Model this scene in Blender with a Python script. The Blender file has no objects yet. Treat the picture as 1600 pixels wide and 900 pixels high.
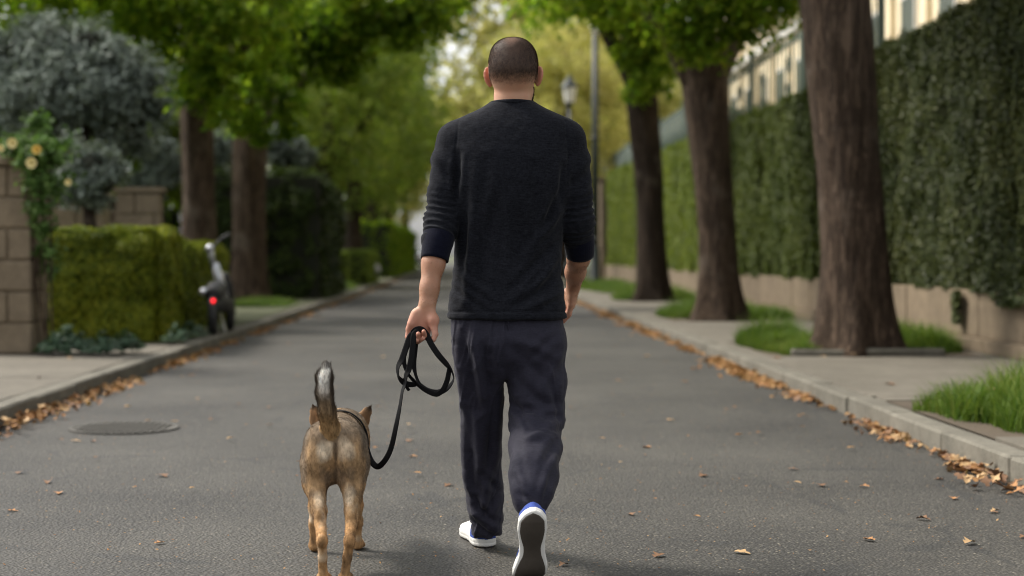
import bpy, math, random
import numpy as np
from mathutils import Vector, Matrix

S = bpy.context.scene
COL = S.collection

# ------------------------------------------------------------------ camera, world, sun, exposure
F = 2400.0                      # focal length in photograph pixels (1600 wide)
VX, VY, CAMZ = 730.0, 398.0, 1.04
cam_d = bpy.data.cameras.new('camera')
cam_d.sensor_width = 36.0
cam_d.lens = 54.0
cam_d.shift_x = (800 - VX) / 1600
cam_d.shift_y = -(450 - VY) / 1600
cam_d.clip_start = 0.05
cam_d.clip_end = 3000
cam_d.dof.use_dof = True
cam_d.dof.focus_distance = 5.15
cam_d.dof.aperture_fstop = 1.9
cam = bpy.data.objects.new('camera', cam_d)
cam.location = (0, 0, CAMZ)
cam.rotation_euler = (math.radians(90), 0, 0)
COL.objects.link(cam)
S.camera = cam

SUN_EL, SUN_AZ = math.radians(50), math.radians(-68)   # azimuth from +Y towards +X
W = bpy.data.worlds.new('World')
S.world = W
W.use_nodes = True
wn, wl = W.node_tree.nodes, W.node_tree.links
for n in list(wn):
    wn.remove(n)
sky = wn.new('ShaderNodeTexSky')
sky.sky_type = 'NISHITA'
sky.sun_disc = False
sky.sun_elevation = SUN_EL
sky.sun_rotation = SUN_AZ
sky.air_density = 1.0
sky.dust_density = 3.0
sky.ozone_density = 1.0
hs = wn.new('ShaderNodeHueSaturation')
hs.inputs['Saturation'].default_value = 0.12
bg = wn.new('ShaderNodeBackground')
bg.inputs['Strength'].default_value = 0.135
wo = wn.new('ShaderNodeOutputWorld')
wl.new(sky.outputs[0], hs.inputs['Color'])
wl.new(hs.outputs[0], bg.inputs['Color'])
wl.new(bg.outputs[0], wo.inputs['Surface'])

sd = bpy.data.lights.new('sun', 'SUN')
sd.energy = 2.0
sd.angle = math.radians(12)
sd.color = (1.0, 0.93, 0.82)
so = bpy.data.objects.new('sun', sd)
so.rotation_euler = (math.radians(90) - SUN_EL, 0, math.radians(180) - SUN_AZ)
COL.objects.link(so)
so.location = (0, 0, 30)

S.view_settings.view_transform = 'Standard'
S.view_settings.look = 'None'
S.view_settings.exposure = 1.03
S.view_settings.gamma = 1.0
S.render.engine = 'CYCLES'
cy = S.cycles
cy.use_denoising = True
try:
    cy.denoiser = 'OPENIMAGEDENOISE'
except Exception:
    pass
cy.filter_width = 1.05
cy.max_bounces = 6
cy.diffuse_bounces = 3
cy.glossy_bounces = 2
cy.transmission_bounces = 3
cy.transparent_max_bounces = 6
cy.caustics_reflective = False
cy.caustics_refractive = False
cy.sample_clamp_indirect = 6

R = np.random.default_rng(7)
random.seed(7)

def P(px, py, D):
    return np.array([(px - VX) / F * D, D, CAMZ - (py - VY) / F * D])

# ------------------------------------------------------------------ small helpers
def tag(o, label=None, cat=None, group=None, kind=None):
    if label: o['label'] = label
    if cat: o['category'] = cat
    if group: o['group'] = group
    if kind: o['kind'] = kind
    return o

def empty(name, loc=(0, 0, 0), label=None, cat=None, group=None, kind=None):
    o = bpy.data.objects.new(name, None)
    o.location = loc
    o.empty_display_size = 0.2
    COL.objects.link(o)
    return tag(o, label, cat, group, kind)

def link(name, me, mat=None, parent=None, loc=None):
    o = bpy.data.objects.new(name, me)
    if mat is not None and len(me.materials) == 0:
        me.materials.append(mat)
    COL.objects.link(o)
    if parent is not None:
        o.parent = parent
        o.matrix_parent_inverse = Matrix.Translation(-Vector(parent.location))
    if loc is not None:
        o.location = loc
    return o

def np_mesh(name, V, Fc, smooth=True, attr=None):
    """V (n,3); Fc (m,3) or (m,4) array or a list of such arrays; attr: dict name -> (n,4) colours"""
    me = bpy.data.meshes.new(name)
    if not isinstance(Fc, list) or not isinstance(Fc[0], np.ndarray):
        Fc = [Fc]
    Fc = [np.asarray(f, dtype=np.int32) for f in Fc if len(f)]
    V = np.asarray(V, dtype=np.float32)
    me.vertices.add(len(V))
    me.vertices.foreach_set('co', V.ravel())
    loops = np.concatenate([f.ravel() for f in Fc])
    tot = np.concatenate([np.full(len(f), f.shape[1], dtype=np.int32) for f in Fc])
    start = np.concatenate([[0], np.cumsum(tot)[:-1]]).astype(np.int32)
    me.loops.add(len(loops))
    me.loops.foreach_set('vertex_index', loops)
    me.polygons.add(len(tot))
    me.polygons.foreach_set('loop_start', start)
    me.polygons.foreach_set('loop_total', tot)
    me.polygons.foreach_set('use_smooth', np.full(len(tot), smooth, dtype=bool))
    me.update(calc_edges=True)
    if attr:
        for k, c in attr.items():
            a = me.color_attributes.new(k, 'FLOAT_COLOR', 'POINT')
            a.data.foreach_set('color', np.asarray(c, dtype=np.float32).ravel())
    return me

class MB:
    """collects polygons"""
    def __init__(s): s.v = []; s.q = []; s.t = []; s.n = 0
    def add(s, V, Q=None, T=None):
        V = np.asarray(V, float)
        s.v.append(V)
        if Q is not None and len(Q): s.q.append(np.asarray(Q) + s.n)
        if T is not None and len(T): s.t.append(np.asarray(T) + s.n)
        s.n += len(V)
        return s
    def box(s, c, d, rz=0.0, jit=0.0, bev=0.0):
        c = np.asarray(c, float); d = np.asarray(d, float) / 2
        sg = np.array([[x, y, z] for z in (-1, 1) for y in (-1, 1) for x in (-1, 1)], float)
        if bev > 0:
            # chamfered box: each corner -> 3 vertices
            V = []
            for g in sg:
                for a in range(3):
                    p = g * (d - bev); p[a] = g[a] * d[a]
                    V.append(p)
            V = np.array(V)
            from itertools import product
            idx = lambda x, y, z, a: ((z * 2 + y) * 2 + x) * 3 + a
            Q = []; T = []
            for a in range(3):
                o = [i for i in range(3) if i != a]
                for sv in (0, 1):
                    cs = []
                    for (u, w) in ((0, 0), (1, 0), (1, 1), (0, 1)):
                        k = [0, 0, 0]; k[a] = sv; k[o[0]] = u; k[o[1]] = w
                        cs.append(idx(*k, a))
                    flip = (sv == 0) ^ (a == 1)
                    Q.append(cs[::-1] if flip else cs)
            for a in range(3):      # edges along axis a
                o = [i for i in range(3) if i != a]
                for u in (0, 1):
                    for w in (0, 1):
                        k0 = [0, 0, 0]; k0[o[0]] = u; k0[o[1]] = w; k1 = list(k0); k1[a] = 1
                        q = [idx(*k0, o[0]), idx(*k1, o[0]), idx(*k1, o[1]), idx(*k0, o[1])]
                        pa, pb, pc = V[q[0]], V[q[1]], V[q[2]]
                        nn = np.cross(pb - pa, pc - pa)
                        if nn @ (pa + pc) < 0: q = q[::-1]
                        Q.append(q)
            for z, y, x in product((0, 1), repeat=3):
                t = [idx(x, y, z, 0), idx(x, y, z, 1), idx(x, y, z, 2)]
                nn = np.cross(V[t[1]] - V[t[0]], V[t[2]] - V[t[0]])
                if nn @ V[t[0]] < 0: t = t[::-1]
                T.append(t)
        else:
            V = sg * d
            Q = [[0, 2, 3, 1], [4, 5, 7, 6], [0, 1, 5, 4], [2, 6, 7, 3], [0, 4, 6, 2], [1, 3, 7, 5]]; T = None
        if jit: V = V + R.uniform(-jit, jit, V.shape)
        if rz:
            ca, sa = math.cos(rz), math.sin(rz)
            V = V @ np.array([[ca, sa, 0], [-sa, ca, 0], [0, 0, 1]])
        return s.add(V + c, Q, T)
    def tube(s, pts, rad, seg=12, cap=True, fn=None):
        pts = np.asarray(pts, float); rad = np.broadcast_to(np.asarray(rad, float), (len(pts),))
        tan = np.gradient(pts, axis=0); tan /= np.linalg.norm(tan, axis=1)[:, None] + 1e-9
        ref = np.array([0, 1.0, 0]) if abs(tan[0] @ np.array([0, 1.0, 0])) < .8 else np.array([1.0, 0, 0])
        V = []
        th = np.arange(seg) / seg * 2 * np.pi
        u = np.cross(ref, tan[0]); u /= np.linalg.norm(u)
        for i in range(len(pts)):
            u = u - tan[i] * (u @ tan[i]); u /= np.linalg.norm(u)
            w = np.cross(tan[i], u)
            r = rad[i] if fn is None else rad[i] * fn(i, th)
            V.append(pts[i] + (np.cos(th)[:, None] * u + np.sin(th)[:, None] * w) * np.reshape(r, (-1, 1)))
        V = np.concatenate(V)
        a = np.arange(seg); b = (a + 1) % seg
        Q = np.concatenate([np.stack([i * seg + a, i * seg + b, (i + 1) * seg + b, (i + 1) * seg + a], 1) for i in range(len(pts) - 1)])
        T = []
        if cap:
            n = len(V)
            V = np.concatenate([V, pts[:1], pts[-1:]])
            T = np.concatenate([np.stack([b, a, np.full(seg, n)], 1), np.stack([a + (len(pts) - 1) * seg, b + (len(pts) - 1) * seg, np.full(seg, n + 1)], 1)])
        return s.add(V, Q, T)
    def ball(s, c, r, nu=14, nv=9):
        r = np.broadcast_to(np.asarray(r, float), (3,))
        V = []
        for j in range(nv + 1):
            ph = math.pi * j / nv
            for i in range(nu):
                t = 2 * math.pi * i / nu
                V.append([math.sin(ph) * math.cos(t), math.sin(ph) * math.sin(t), math.cos(ph)])
        V = np.array(V) * r + np.asarray(c, float)
        Q = [[j * nu + i, (j + 1) * nu + i, (j + 1) * nu + (i + 1) % nu, j * nu + (i + 1) % nu] for j in range(nv) for i in range(nu)]
        return s.add(V, Q)
    def build(s, name, mat, parent=None, smooth=False, attr=None):
        V = np.concatenate(s.v)
        me = np_mesh(name, V, [np.concatenate(x) for x in (s.q, s.t) if x], smooth, attr)
        return link(name, me, mat, parent)

# numpy value noise
def _h(i, j, k, seed):
    n = (i * 374761393 + j * 668265263 + k * 2147483647 + seed * 1274126177).astype(np.int64)
    n = (n ^ (n >> 13)) * 1274126177
    n = n & 0x7fffffff
    n = (n ^ (n >> 16)) * 73244475 & 0x7fffffff
    return ((n ^ (n >> 15)) & 0xffff) / 65535.0 * 2 - 1

def noise3(p, seed=0):
    p = np.asarray(p, float)
    f = np.floor(p); q = p - f; q = q * q * (3 - 2 * q); f = f.astype(np.int64)
    out = 0
    for dx in (0, 1):
        for dy in (0, 1):
            for dz in (0, 1):
                w = (q[:, 0] if dx else 1 - q[:, 0]) * (q[:, 1] if dy else 1 - q[:, 1]) * (q[:, 2] if dz else 1 - q[:, 2])
                out = out + w * _h(f[:, 0] + dx, f[:, 1] + dy, f[:, 2] + dz, seed)
    return out

def fbm(p, o=3, seed=0):
    a, s_, t = 1.0, 0, 0
    for i in range(o):
        s_ = s_ + a * noise3(np.asarray(p) * 2 ** i, seed + i); t += a; a *= .5
    return s_ / t

# ------------------------------------------------------------------ implicit surfaces -> mesh (for bodies and clothing)
class Field:
    def __init__(s, xs, ys, zs):
        s.x, s.y, s.z = (np.asarray(a, np.float32) for a in (xs, ys, zs))
        s.f = np.full((len(xs), len(ys), len(zs)), 0.5, np.float32)
    def win(s, lo, hi, m):
        sl = []
        for a, l, h in zip((s.x, s.y, s.z), lo, hi):
            i0 = max(0, np.searchsorted(a, l - m) - 1); i1 = min(len(a), np.searchsorted(a, h + m) + 1)
            sl.append(slice(i0, max(i1, i0 + 1)))
        sl = tuple(sl)
        return sl, s.x[sl[0]][:, None, None], s.y[sl[1]][None, :, None], s.z[sl[2]][None, None, :]
    def comb(s, sl, d, k, sub):
        a = s.f[sl]
        if sub:
            d = -d
            h = np.clip(.5 - .5 * (d - a) / k, 0, 1)
            s.f[sl] = np.maximum(a, d) + 0 * h if k < 1e-4 else -(-a * (1 - h) - d * h - k * h * (1 - h)) if False else np.maximum(a, d)
            return
        if k <= 1e-5:
            s.f[sl] = np.minimum(a, d)
        else:
            h = np.clip(.5 + .5 * (a - d) / k, 0, 1)
            s.f[sl] = a * (1 - h) + d * h - k * h * (1 - h)
    def cap(s, a, b, ra, rb=None, k=.02, sq=None, sub=False):
        rb = ra if rb is None else rb
        a = np.asarray(a, float); b = np.asarray(b, float)
        r = max(ra, rb); e = r if sq is None else r * max(1, 1 / sq[1])
        sl, X, Y, Z = s.win(np.minimum(a, b) - e, np.maximum(a, b) + e, k * 1.5 + .012)
        ab = b - a
        t = np.clip(((X - a[0]) * ab[0] + (Y - a[1]) * ab[1] + (Z - a[2]) * ab[2]) / (ab @ ab + 1e-12), 0, 1)
        dx = X - a[0] - t * ab[0]; dy = Y - a[1] - t * ab[1]; dz = Z - a[2] - t * ab[2]
        d2 = dx * dx + dy * dy + dz * dz
        if sq is not None:
            n = np.asarray(sq[0], float); n = n / np.linalg.norm(n)
            c = dx * n[0] + dy * n[1] + dz * n[2]
            d2 = d2 + c * c * (sq[1] ** 2 - 1)
        d = np.sqrt(d2) - (ra + (rb - ra) * t)
        s.comb(sl, d, k, sub)
    def chain(s, pts, rs, k=.02, sq=None, sub=False):
        for i in range(len(pts) - 1):
            s.cap(pts[i], pts[i + 1], rs[i], rs[i + 1], k, sq, sub)
    def ell(s, c, r, k=.02, M=None, sub=False):
        c = np.asarray(c, float); r = np.asarray(r, float); e = np.full(3, r.max())
        sl, X, Y, Z = s.win(c - e, c + e, k * 1.5 + .012)
        X, Y, Z = X - c[0], Y - c[1], Z - c[2]
        if M is not None:
            X, Y, Z = (M[i][0] * X + M[i][1] * Y + M[i][2] * Z for i in range(3))
        q = np.sqrt((X / r[0]) ** 2 + (Y / r[1]) ** 2 + (Z / r[2]) ** 2) + 1e-9
        q2 = np.sqrt((X / r[0] ** 2) ** 2 + (Y / r[1] ** 2) ** 2 + (Z / r[2] ** 2) ** 2) + 1e-9
        s.comb(sl, q * (q - 1) / q2, k, sub)
    def loft(s, rows, k=.02, pw=2.2, sub=False, ext=0.0):
        """rows: (z, cx, cy, rx, ry) ; elliptical sections stacked along z"""
        rows = np.array(sorted(rows)); z0, z1 = rows[0, 0], rows[-1, 0]
        lo = [(rows[:, 1] - rows[:, 3]).min(), (rows[:, 2] - rows[:, 4]).min(), z0]
        hi = [(rows[:, 1] + rows[:, 3]).max(), (rows[:, 2] + rows[:, 4]).max(), z1]
        sl, X, Y, Z = s.win(lo, hi, k * 1.5 + .012)
        zz = np.linspace(z0, z1, 160)
        zf = Z.ravel()
        out = []
        ker = np.hanning(17); ker /= ker.sum()
        for i in range(1, 5):
            v = np.interp(zz, rows[:, 0], rows[:, i])
            v = np.convolve(np.concatenate([2 * v[0] - v[8:0:-1], v, 2 * v[-1] - v[-2:-10:-1]]), ker, 'valid')
            out.append(np.interp(zf, zz, v)[None, None, :])
        cx, cy, rx, ry = out
        q = (np.abs((X - cx) / rx) ** pw + np.abs((Y - cy) / ry) ** pw) ** (1 / pw)
        d = (q - 1) * np.minimum(rx, ry)
        d = np.maximum(d, np.maximum(Z - z1, z0 - Z))
        s.comb(sl, d.astype(np.float32), k, sub)
    def mesh(s, smooth=2):
        f = s.f; x, y, z = s.x, s.y, s.z
        ins = f < 0
        n = np.zeros(tuple(d - 1 for d in f.shape), np.int8)
        for i in (0, 1):
            for j in (0, 1):
                for k in (0, 1):
                    n += ins[i:f.shape[0] - 1 + i, j:f.shape[1] - 1 + j, k:f.shape[2] - 1 + k]
        act = (n > 0) & (n < 8)
        I, J, K = np.nonzero(act)
        idx = np.full(act.shape, -1, np.int64); idx[I, J, K] = np.arange(len(I))
        acc = np.zeros((len(I), 3)); cnt = np.zeros(len(I))
        G = (x, y, z)
        for ax in range(3):
            o = [a for a in range(3) if a != ax]
            for u in (0, 1):
                for w in (0, 1):
                    d0 = [0, 0, 0]; d0[o[0]] = u; d0[o[1]] = w; d1 = list(d0); d1[ax] = 1
                    A = f[I + d0[0], J + d0[1], K + d0[2]]; B = f[I + d1[0], J + d1[1], K + d1[2]]
                    c = (A < 0) != (B < 0)
                    t = np.where(c, A / np.where(c, A - B, 1), 0)
                    p = np.zeros((len(I), 3)); ijk = (I, J, K)
                    for a in range(3):
                        if a == ax:
                            g0 = G[a][ijk[a]]; g1 = G[a][ijk[a] + 1]; p[:, a] = g0 + (g1 - g0) * t
                        else:
                            p[:, a] = G[a][ijk[a] + d0[a]]
                    acc += p * c[:, None]; cnt += c
        V = acc / np.maximum(cnt, 1)[:, None]
        Q = []
        for ax in range(3):
            o = [(ax + 1) % 3, (ax + 2) % 3]
            sh = [slice(None)] * 3
            a0 = [slice(1, -1)] * 3; a0[ax] = slice(0, -1)
            a1 = [slice(1, -1)] * 3; a1[ax] = slice(1, None)
            A = ins[tuple(a0)]; B = ins[tuple(a1)]
            E = np.argwhere(A != B)
            if not len(E): continue
            flip = A[E[:, 0], E[:, 1], E[:, 2]]
            base = E.copy()
            for a in range(3):
                if a != ax: base[:, a] += 1
            def c(du, dw):
                q = base.copy(); q[:, o[0]] -= du; q[:, o[1]] -= dw
                return idx[q[:, 0], q[:, 1], q[:, 2]]
            q = np.stack([c(1, 1), c(0, 1), c(0, 0), c(1, 0)], 1)
            q[~flip] = q[~flip][:, ::-1]
            Q.append(q)
        Q = np.concatenate(Q)
        Q = Q[(Q >= 0).all(1)]
        V = relax(V, Q, smooth)
        return V, Q

def relax(V, Q, it, lam=.5):
    e = np.concatenate([np.stack([Q[:, i], Q[:, (i + 1) % Q.shape[1]]], 1) for i in range(Q.shape[1])])
    for _ in range(it):
        c = np.bincount(e[:, 0], minlength=len(V)) + 1e-9
        for a in range(3):
            sm = np.bincount(e[:, 0], V[e[:, 1], a], len(V)) / c
            V[:, a] = V[:, a] * (1 - lam) + sm * lam
    return V

def vnormals(V, Q):
    n = np.cross(V[Q[:, 2]] - V[Q[:, 0]], V[Q[:, 3 if Q.shape[1] > 3 else 1]] - V[Q[:, 1 if Q.shape[1] > 3 else 0]])
    if Q.shape[1] == 3:
        n = -n
    N = np.zeros_like(V)
    for a in range(3):
        for i in range(Q.shape[1]):
            N[:, a] += np.bincount(Q[:, i], n[:, a], len(V))
    return N / (np.linalg.norm(N, axis=1)[:, None] + 1e-12)

def biggest(V, Q):
    lab = np.arange(len(V))
    while True:
        m = lab[Q].min(1); new = lab.copy()
        for i in range(4): np.minimum.at(new, Q[:, i], m)
        new = new[new]
        if (new == lab).all(): break
        lab = new
    k = lab == np.bincount(lab).argmax()
    idx = np.cumsum(k) - 1
    return V[k], idx[Q[k[Q[:, 0]]]]

def seg_dist(p, a, b):
    a = np.asarray(a, float); b = np.asarray(b, float); ab = b - a
    t = np.clip(((p - a) @ ab) / (ab @ ab + 1e-12), 0, 1)
    return np.linalg.norm(p - a - t[:, None] * ab, axis=1), t

def strands(V, N, keep, L, wd, dirf=None, n=20000, seed=1, lift=.5, attr=None, curl=0.2):
    """short tapering hairs rooted on chosen vertices; returns V, T, colour"""
    rr = np.random.default_rng(seed)
    ids = np.nonzero(keep)[0]
    w = L[ids] > 0
    ids = ids[w]
    i = rr.choice(ids, n)
    p = V[i] + rr.normal(0, .0022, (n, 3)); nn = N[i]
    p = p - nn * ((p - V[i]) * nn).sum(1)[:, None]
    d = dirf[i] if dirf is not None else np.tile([0, 0, -1.0], (n, 1))
    d = d - nn * (d * nn).sum(1)[:, None]
    d = d / (np.linalg.norm(d, axis=1)[:, None] + 1e-6)
    d = d + nn * lift + rr.normal(0, curl, (n, 3)); d /= np.linalg.norm(d, axis=1)[:, None]
    ln = L[i] * rr.uniform(.6, 1.2, n)
    sd_ = np.cross(d, rr.normal(0, 1, (n, 3))); sd_ /= np.linalg.norm(sd_, axis=1)[:, None] + 1e-9
    ww = wd * rr.uniform(.7, 1.3, n)
    v = np.stack([p - nn * .0008 - sd_ * ww[:, None] / 2, p - nn * .0008 + sd_ * ww[:, None] / 2, p + d * ln[:, None]], 1).reshape(-1, 3)
    t = np.arange(3 * n).reshape(-1, 3)
    c = None if attr is None else np.repeat(attr[i], 3, axis=0)
    return v, t, c
# ------------------------------------------------------------------ materials
class NM:
    def __init__(s, name):
        s.m = bpy.data.materials.new(name); s.m.use_nodes = True
        s.t = s.m.node_tree; s.n = s.t.nodes; s.l = s.t.links
        s.n.clear()
        s.out = s.n.new('ShaderNodeOutputMaterial')
        s.p = s.n.new('ShaderNodeBsdfPrincipled')
        s.l.new(s.p.outputs[0], s.out.inputs[0])
    def node(s, t, **k):
        n = s.n.new(t)
        for a, v in k.items(): setattr(n, a, v)
        return n
    def inp(s, i, v):
        if hasattr(v, 'is_linked') or hasattr(v, 'links'): s.l.new(v, i)
        else:
            if isinstance(v, tuple) and len(v) == 3 and i.type == 'RGBA': v = (*v, 1)
            i.default_value = v
    def geo(s, out='Position'): return s.node('ShaderNodeNewGeometry').outputs[out]
    def obj(s): return s.node('ShaderNodeTexCoord').outputs['Object']
    def mapping(s, vec, scale=(1, 1, 1), rot=(0, 0, 0)):
        m = s.node('ShaderNodeMapping'); s.l.new(vec, m.inputs[0]); m.inputs['Scale'].default_value = scale; m.inputs['Rotation'].default_value = rot
        return m.outputs[0]
    def noise(s, vec, scale, detail=4, rough=.55, out=0):
        n = s.node('ShaderNodeTexNoise'); s.l.new(vec, n.inputs['Vector'])
        n.inputs['Scale'].default_value = scale; n.inputs['Detail'].default_value = detail; n.inputs['Roughness'].default_value = rough
        return n.outputs[out]
    def voro(s, vec, scale, feat='F1', out='Distance'):
        n = s.node('ShaderNodeTexVoronoi'); n.feature = feat; s.l.new(vec, n.inputs['Vector']); n.inputs['Scale'].default_value = scale
        return n.outputs[out]
    def ramp(s, fac, stops, interp='LINEAR'):
        r = s.node('ShaderNodeValToRGB'); s.l.new(fac, r.inputs[0]); e = r.color_ramp.elements; r.color_ramp.interpolation = interp
        while len(e) < len(stops): e.new(.5)
        for i, (p, c) in enumerate(stops):
            e[i].position = p; e[i].color = (*c, 1) if len(c) == 3 else c
        return r.outputs[0]
    def mix(s, fac, a, b, mode='MIX'):
        m = s.node('ShaderNodeMix'); m.data_type = 'RGBA'; m.blend_type = mode
        s.inp(m.inputs[0], fac); s.inp(m.inputs[6], a); s.inp(m.inputs[7], b)
        return m.outputs[2]
    def math(s, op, a, b=0.0):
        m = s.node('ShaderNodeMath', operation=op); s.inp(m.inputs[0], a); s.inp(m.inputs[1], b); return m.outputs[0]
    def attr(s, name, out='Color'):
        a = s.node('ShaderNodeAttribute'); a.attribute_name = name; return a.outputs[out]
    def bump(s, h, strength=.5, dist=.01, nrm=None):
        b = s.node('ShaderNodeBump'); s.l.new(h, b.inputs['Height']); b.inputs['Strength'].default_value = strength; b.inputs['Distance'].default_value = dist
        if nrm is not None: s.l.new(nrm, b.inputs['Normal'])
        s.l.new(b.outputs[0], s.p.inputs['Normal']); return b.outputs[0]
    def set(s, **k):
        for a, v in k.items(): s.inp(s.p.inputs[a.replace('_', ' ')], v)
        return s

def g(v): return (v, v, v)

def mat_asphalt():
    m = NM('asphalt'); p = m.geo()
    big = m.noise(p, .7, 5); mid = m.noise(p, 6, 4)
    v = m.voro(p, 82, out='Color'); vd = m.voro(p, 82)
    stone = m.ramp(v, [(0, (.016, .015, .013)), (.45, (.048, .045, .039)), (.78, (.095, .088, .074)), (.93, (.20, .18, .14)), (1, (.46, .42, .33))])
    tar = m.mix(m.ramp(m.math('MULTIPLY', vd, 1.6), [(.35, g(0)), (.75, g(1))]), stone, (.015, .014, .013))
    c = m.mix(m.ramp(big, [(.3, g(0)), (.7, g(1))]), tar, m.mix(.5, tar, (.088, .082, .070)))
    c = m.mix(m.math('MULTIPLY', m.ramp(m.noise(p, 28, 5, .7), [(.45, g(0)), (.65, g(1))]), .55), c, m.mix(1.0, c, (1.9, 1.85, 1.75), 'MULTIPLY'))
    # lengthwise wheel polish and fine cracks
    cr = m.voro(m.mapping(p, (.55, .3, 1)), 1.6, 'DISTANCE_TO_EDGE')
    wv = m.noise(p, 3.0, 6)
    crk = m.ramp(m.math('ADD', cr, m.math('MULTIPLY', m.math('SUBTRACT', wv, .5), .12)), [(0, g(1)), (.004, g(0))])
    c = m.mix(m.math('MULTIPLY', crk, .55), c, (.02, .02, .02))
    st_ = m.noise(m.mapping(p, (1.6, .35, 1)), 1.0, 5, .6)
    c = m.mix(m.math('MULTIPLY', m.ramp(st_, [(.5, g(0)), (.66, g(1))]), .38), c, (.040, .037, .033))
    sp_ = m.noise(p, 2.3, 6, .7)
    c = m.mix(m.math('MULTIPLY', m.ramp(sp_, [(.62, g(0)), (.70, g(1))]), .45), c, (.035, .032, .028))
    m.set(Base_Color=c, Roughness=.72)
    m.p.inputs['Specular IOR Level'].default_value = .5
    m.bump(m.math('ADD', vd, m.math('MULTIPLY', m.noise(p, 45, 3), .8)), .9, .005)
    return m.m

def mat_concrete(name, base, dark, scale=1.0, gran=True):
    m = NM(name); p = m.geo()
    a = m.noise(p, 1.3 * scale, 6); b = m.noise(p, 9 * scale, 6, .65); f = m.noise(p, 160, 3)
    c = m.mix(m.ramp(a, [(.3, g(0)), (.72, g(1))]), dark, base)
    c = m.mix(m.math('MULTIPLY', m.ramp(b, [(.42, g(0)), (.68, g(1))]), .55), c, tuple(x * .62 for x in dark))
    c = m.mix(m.math('MULTIPLY', m.ramp(f, [(.4, g(0)), (.65, g(1))]), .35), c, tuple(min(1, x * 1.35) for x in base))
    m.set(Base_Color=c, Roughness=.9)
    m.bump(m.math('ADD', b, m.math('MULTIPLY', f, .5)), .6, .006)
    return m.m

def mat_bark(name, c0, c1, c2):
    m = NM(name); p = m.obj()
    st = m.mapping(p, (6, 6, 1.1))
    a = m.noise(st, 2.2, 8, .7); w = m.noise(p, 1.5, 4)
    dv = m.node('ShaderNodeVectorMath', operation='ADD'); m.l.new(m.mapping(p, (16, 16, 1.5)), dv.inputs[0]); m.l.new(m.noise(p, 5, 4, .6, 1), dv.inputs[1])
    fz = m.noise(dv.outputs[0], 1.3, 5, .6)
    pl = m.math('MULTIPLY', m.math('ABSOLUTE', m.math('SUBTRACT', fz, .5)), 2.2)
    c = m.ramp(a, [(.25, c0), (.5, c1), (.75, c2)])
    c = m.mix(m.math('MULTIPLY', m.ramp(pl, [(0, g(1)), (.16, g(0))]), .6), c, tuple(x * .45 for x in c0))
    c = m.mix(m.math('MULTIPLY', m.ramp(w, [(.56, g(0)), (.70, g(1))]), .45), c, (.26, .215, .17))
    m.set(Base_Color=c, Roughness=.95)
    m.p.inputs['Specular IOR Level'].default_value = .2
    m.bump(m.math('ADD', m.math('MULTIPLY', a, 1.0), m.ramp(pl, [(0, g(0)), (.2, g(1))])), .9, .025)
    return m.m

def mat_leaf(name, cols, transl=.35, rough=.5, big=.6):
    m = NM(name)
    ri = m.geo('Random Per Island'); p = m.geo()
    n = m.noise(p, big, 3)
    st = [(i / max(1, len(cols) - 1), c) for i, c in enumerate(cols)]
    fac = m.math('ADD', m.math('MULTIPLY', ri, .6), m.math('MULTIPLY', m.ramp(n, [(.3, g(0)), (.7, g(1))]), .4))
    c = m.ramp(fac, st)
    m.set(Base_Color=c, Roughness=rough)
    m.p.inputs['Specular IOR Level'].default_value = .16
    t = m.node('ShaderNodeBsdfTranslucent'); mx = m.node('ShaderNodeMixShader'); mx.inputs[0].default_value = transl
    tc = m.mix(.6, c, (.9, 1.0, .25), 'MULTIPLY'); m.l.new(tc, t.inputs[0])
    m.l.new(m.p.outputs[0], mx.inputs[1]); m.l.new(t.outputs[0], mx.inputs[2]); m.l.new(mx.outputs[0], m.out.inputs[0])
    return m.m

def mat_plain(name, col, rough=.5, metal=0.0, bump=0.0, bs=40, var=.15, spec=.5):
    m = NM(name); p = m.obj()
    n = m.noise(p, bs, 4)
    c = m.mix(m.math('MULTIPLY', n, 1.0), tuple(x * (1 - var) for x in col), tuple(min(1, x * (1 + var)) for x in col))
    m.set(Base_Color=c, Roughness=rough, Metallic=metal); m.p.inputs['Specular IOR Level'].default_value = spec
    if bump: m.bump(m.noise(p, bs * 4, 3), bump, .002)
    return m.m

def mat_cloth(name, c0, c1, weave=900, sheen=.25, streak=(1, 1, 9), bstr=.35, rough=.9, spec=.1):
    m = NM(name); p = m.obj()
    h = m.noise(m.mapping(p, (50, 50, 300)), 1.0, 5, .7)       # slub / heather
    h2 = m.noise(p, 160, 3, .7)
    fac = m.math('ADD', m.math('MULTIPLY', h, .6), m.math('MULTIPLY', h2, .4))
    c = m.ramp(fac, [(.38, c0), (.62, c1)])
    m.set(Base_Color=c, Roughness=rough)
    m.p.inputs['Specular IOR Level'].default_value = spec
    m.p.inputs['Sheen Weight'].default_value = sheen; m.p.inputs['Sheen Roughness'].default_value = .45
    w = m.noise(m.mapping(p, (weave, weave, weave * .6)), 1.0, 2)
    w2 = m.noise(p, 38, 5, .6)
    m.bump(m.math('ADD', m.math('MULTIPLY', w, .25), w2), bstr, .004)
    return m.m

def mat_skin():
    m = NM('skin'); p = m.obj()
    c = m.attr('tone')
    n = m.noise(p, 30, 5); f = m.noise(p, 350, 3)
    c2 = m.mix(m.math('MULTIPLY', m.ramp(n, [(.35, g(0)), (.7, g(1))]), .35), c, m.mix(1.0, c, (1.0, .72, .62), 'MULTIPLY'))
    m.set(Base_Color=c2, Roughness=.52)
    m.p.inputs['Subsurface Weight'].default_value = .12
    m.p.inputs['Subsurface Radius'].default_value = (.02, .007, .003)
    m.p.inputs['Subsurface Scale'].default_value = .5
    m.bump(m.math('ADD', m.math('MULTIPLY', f, .5), m.noise(p, 90, 4)), .25, .0015)
    return m.m

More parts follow.
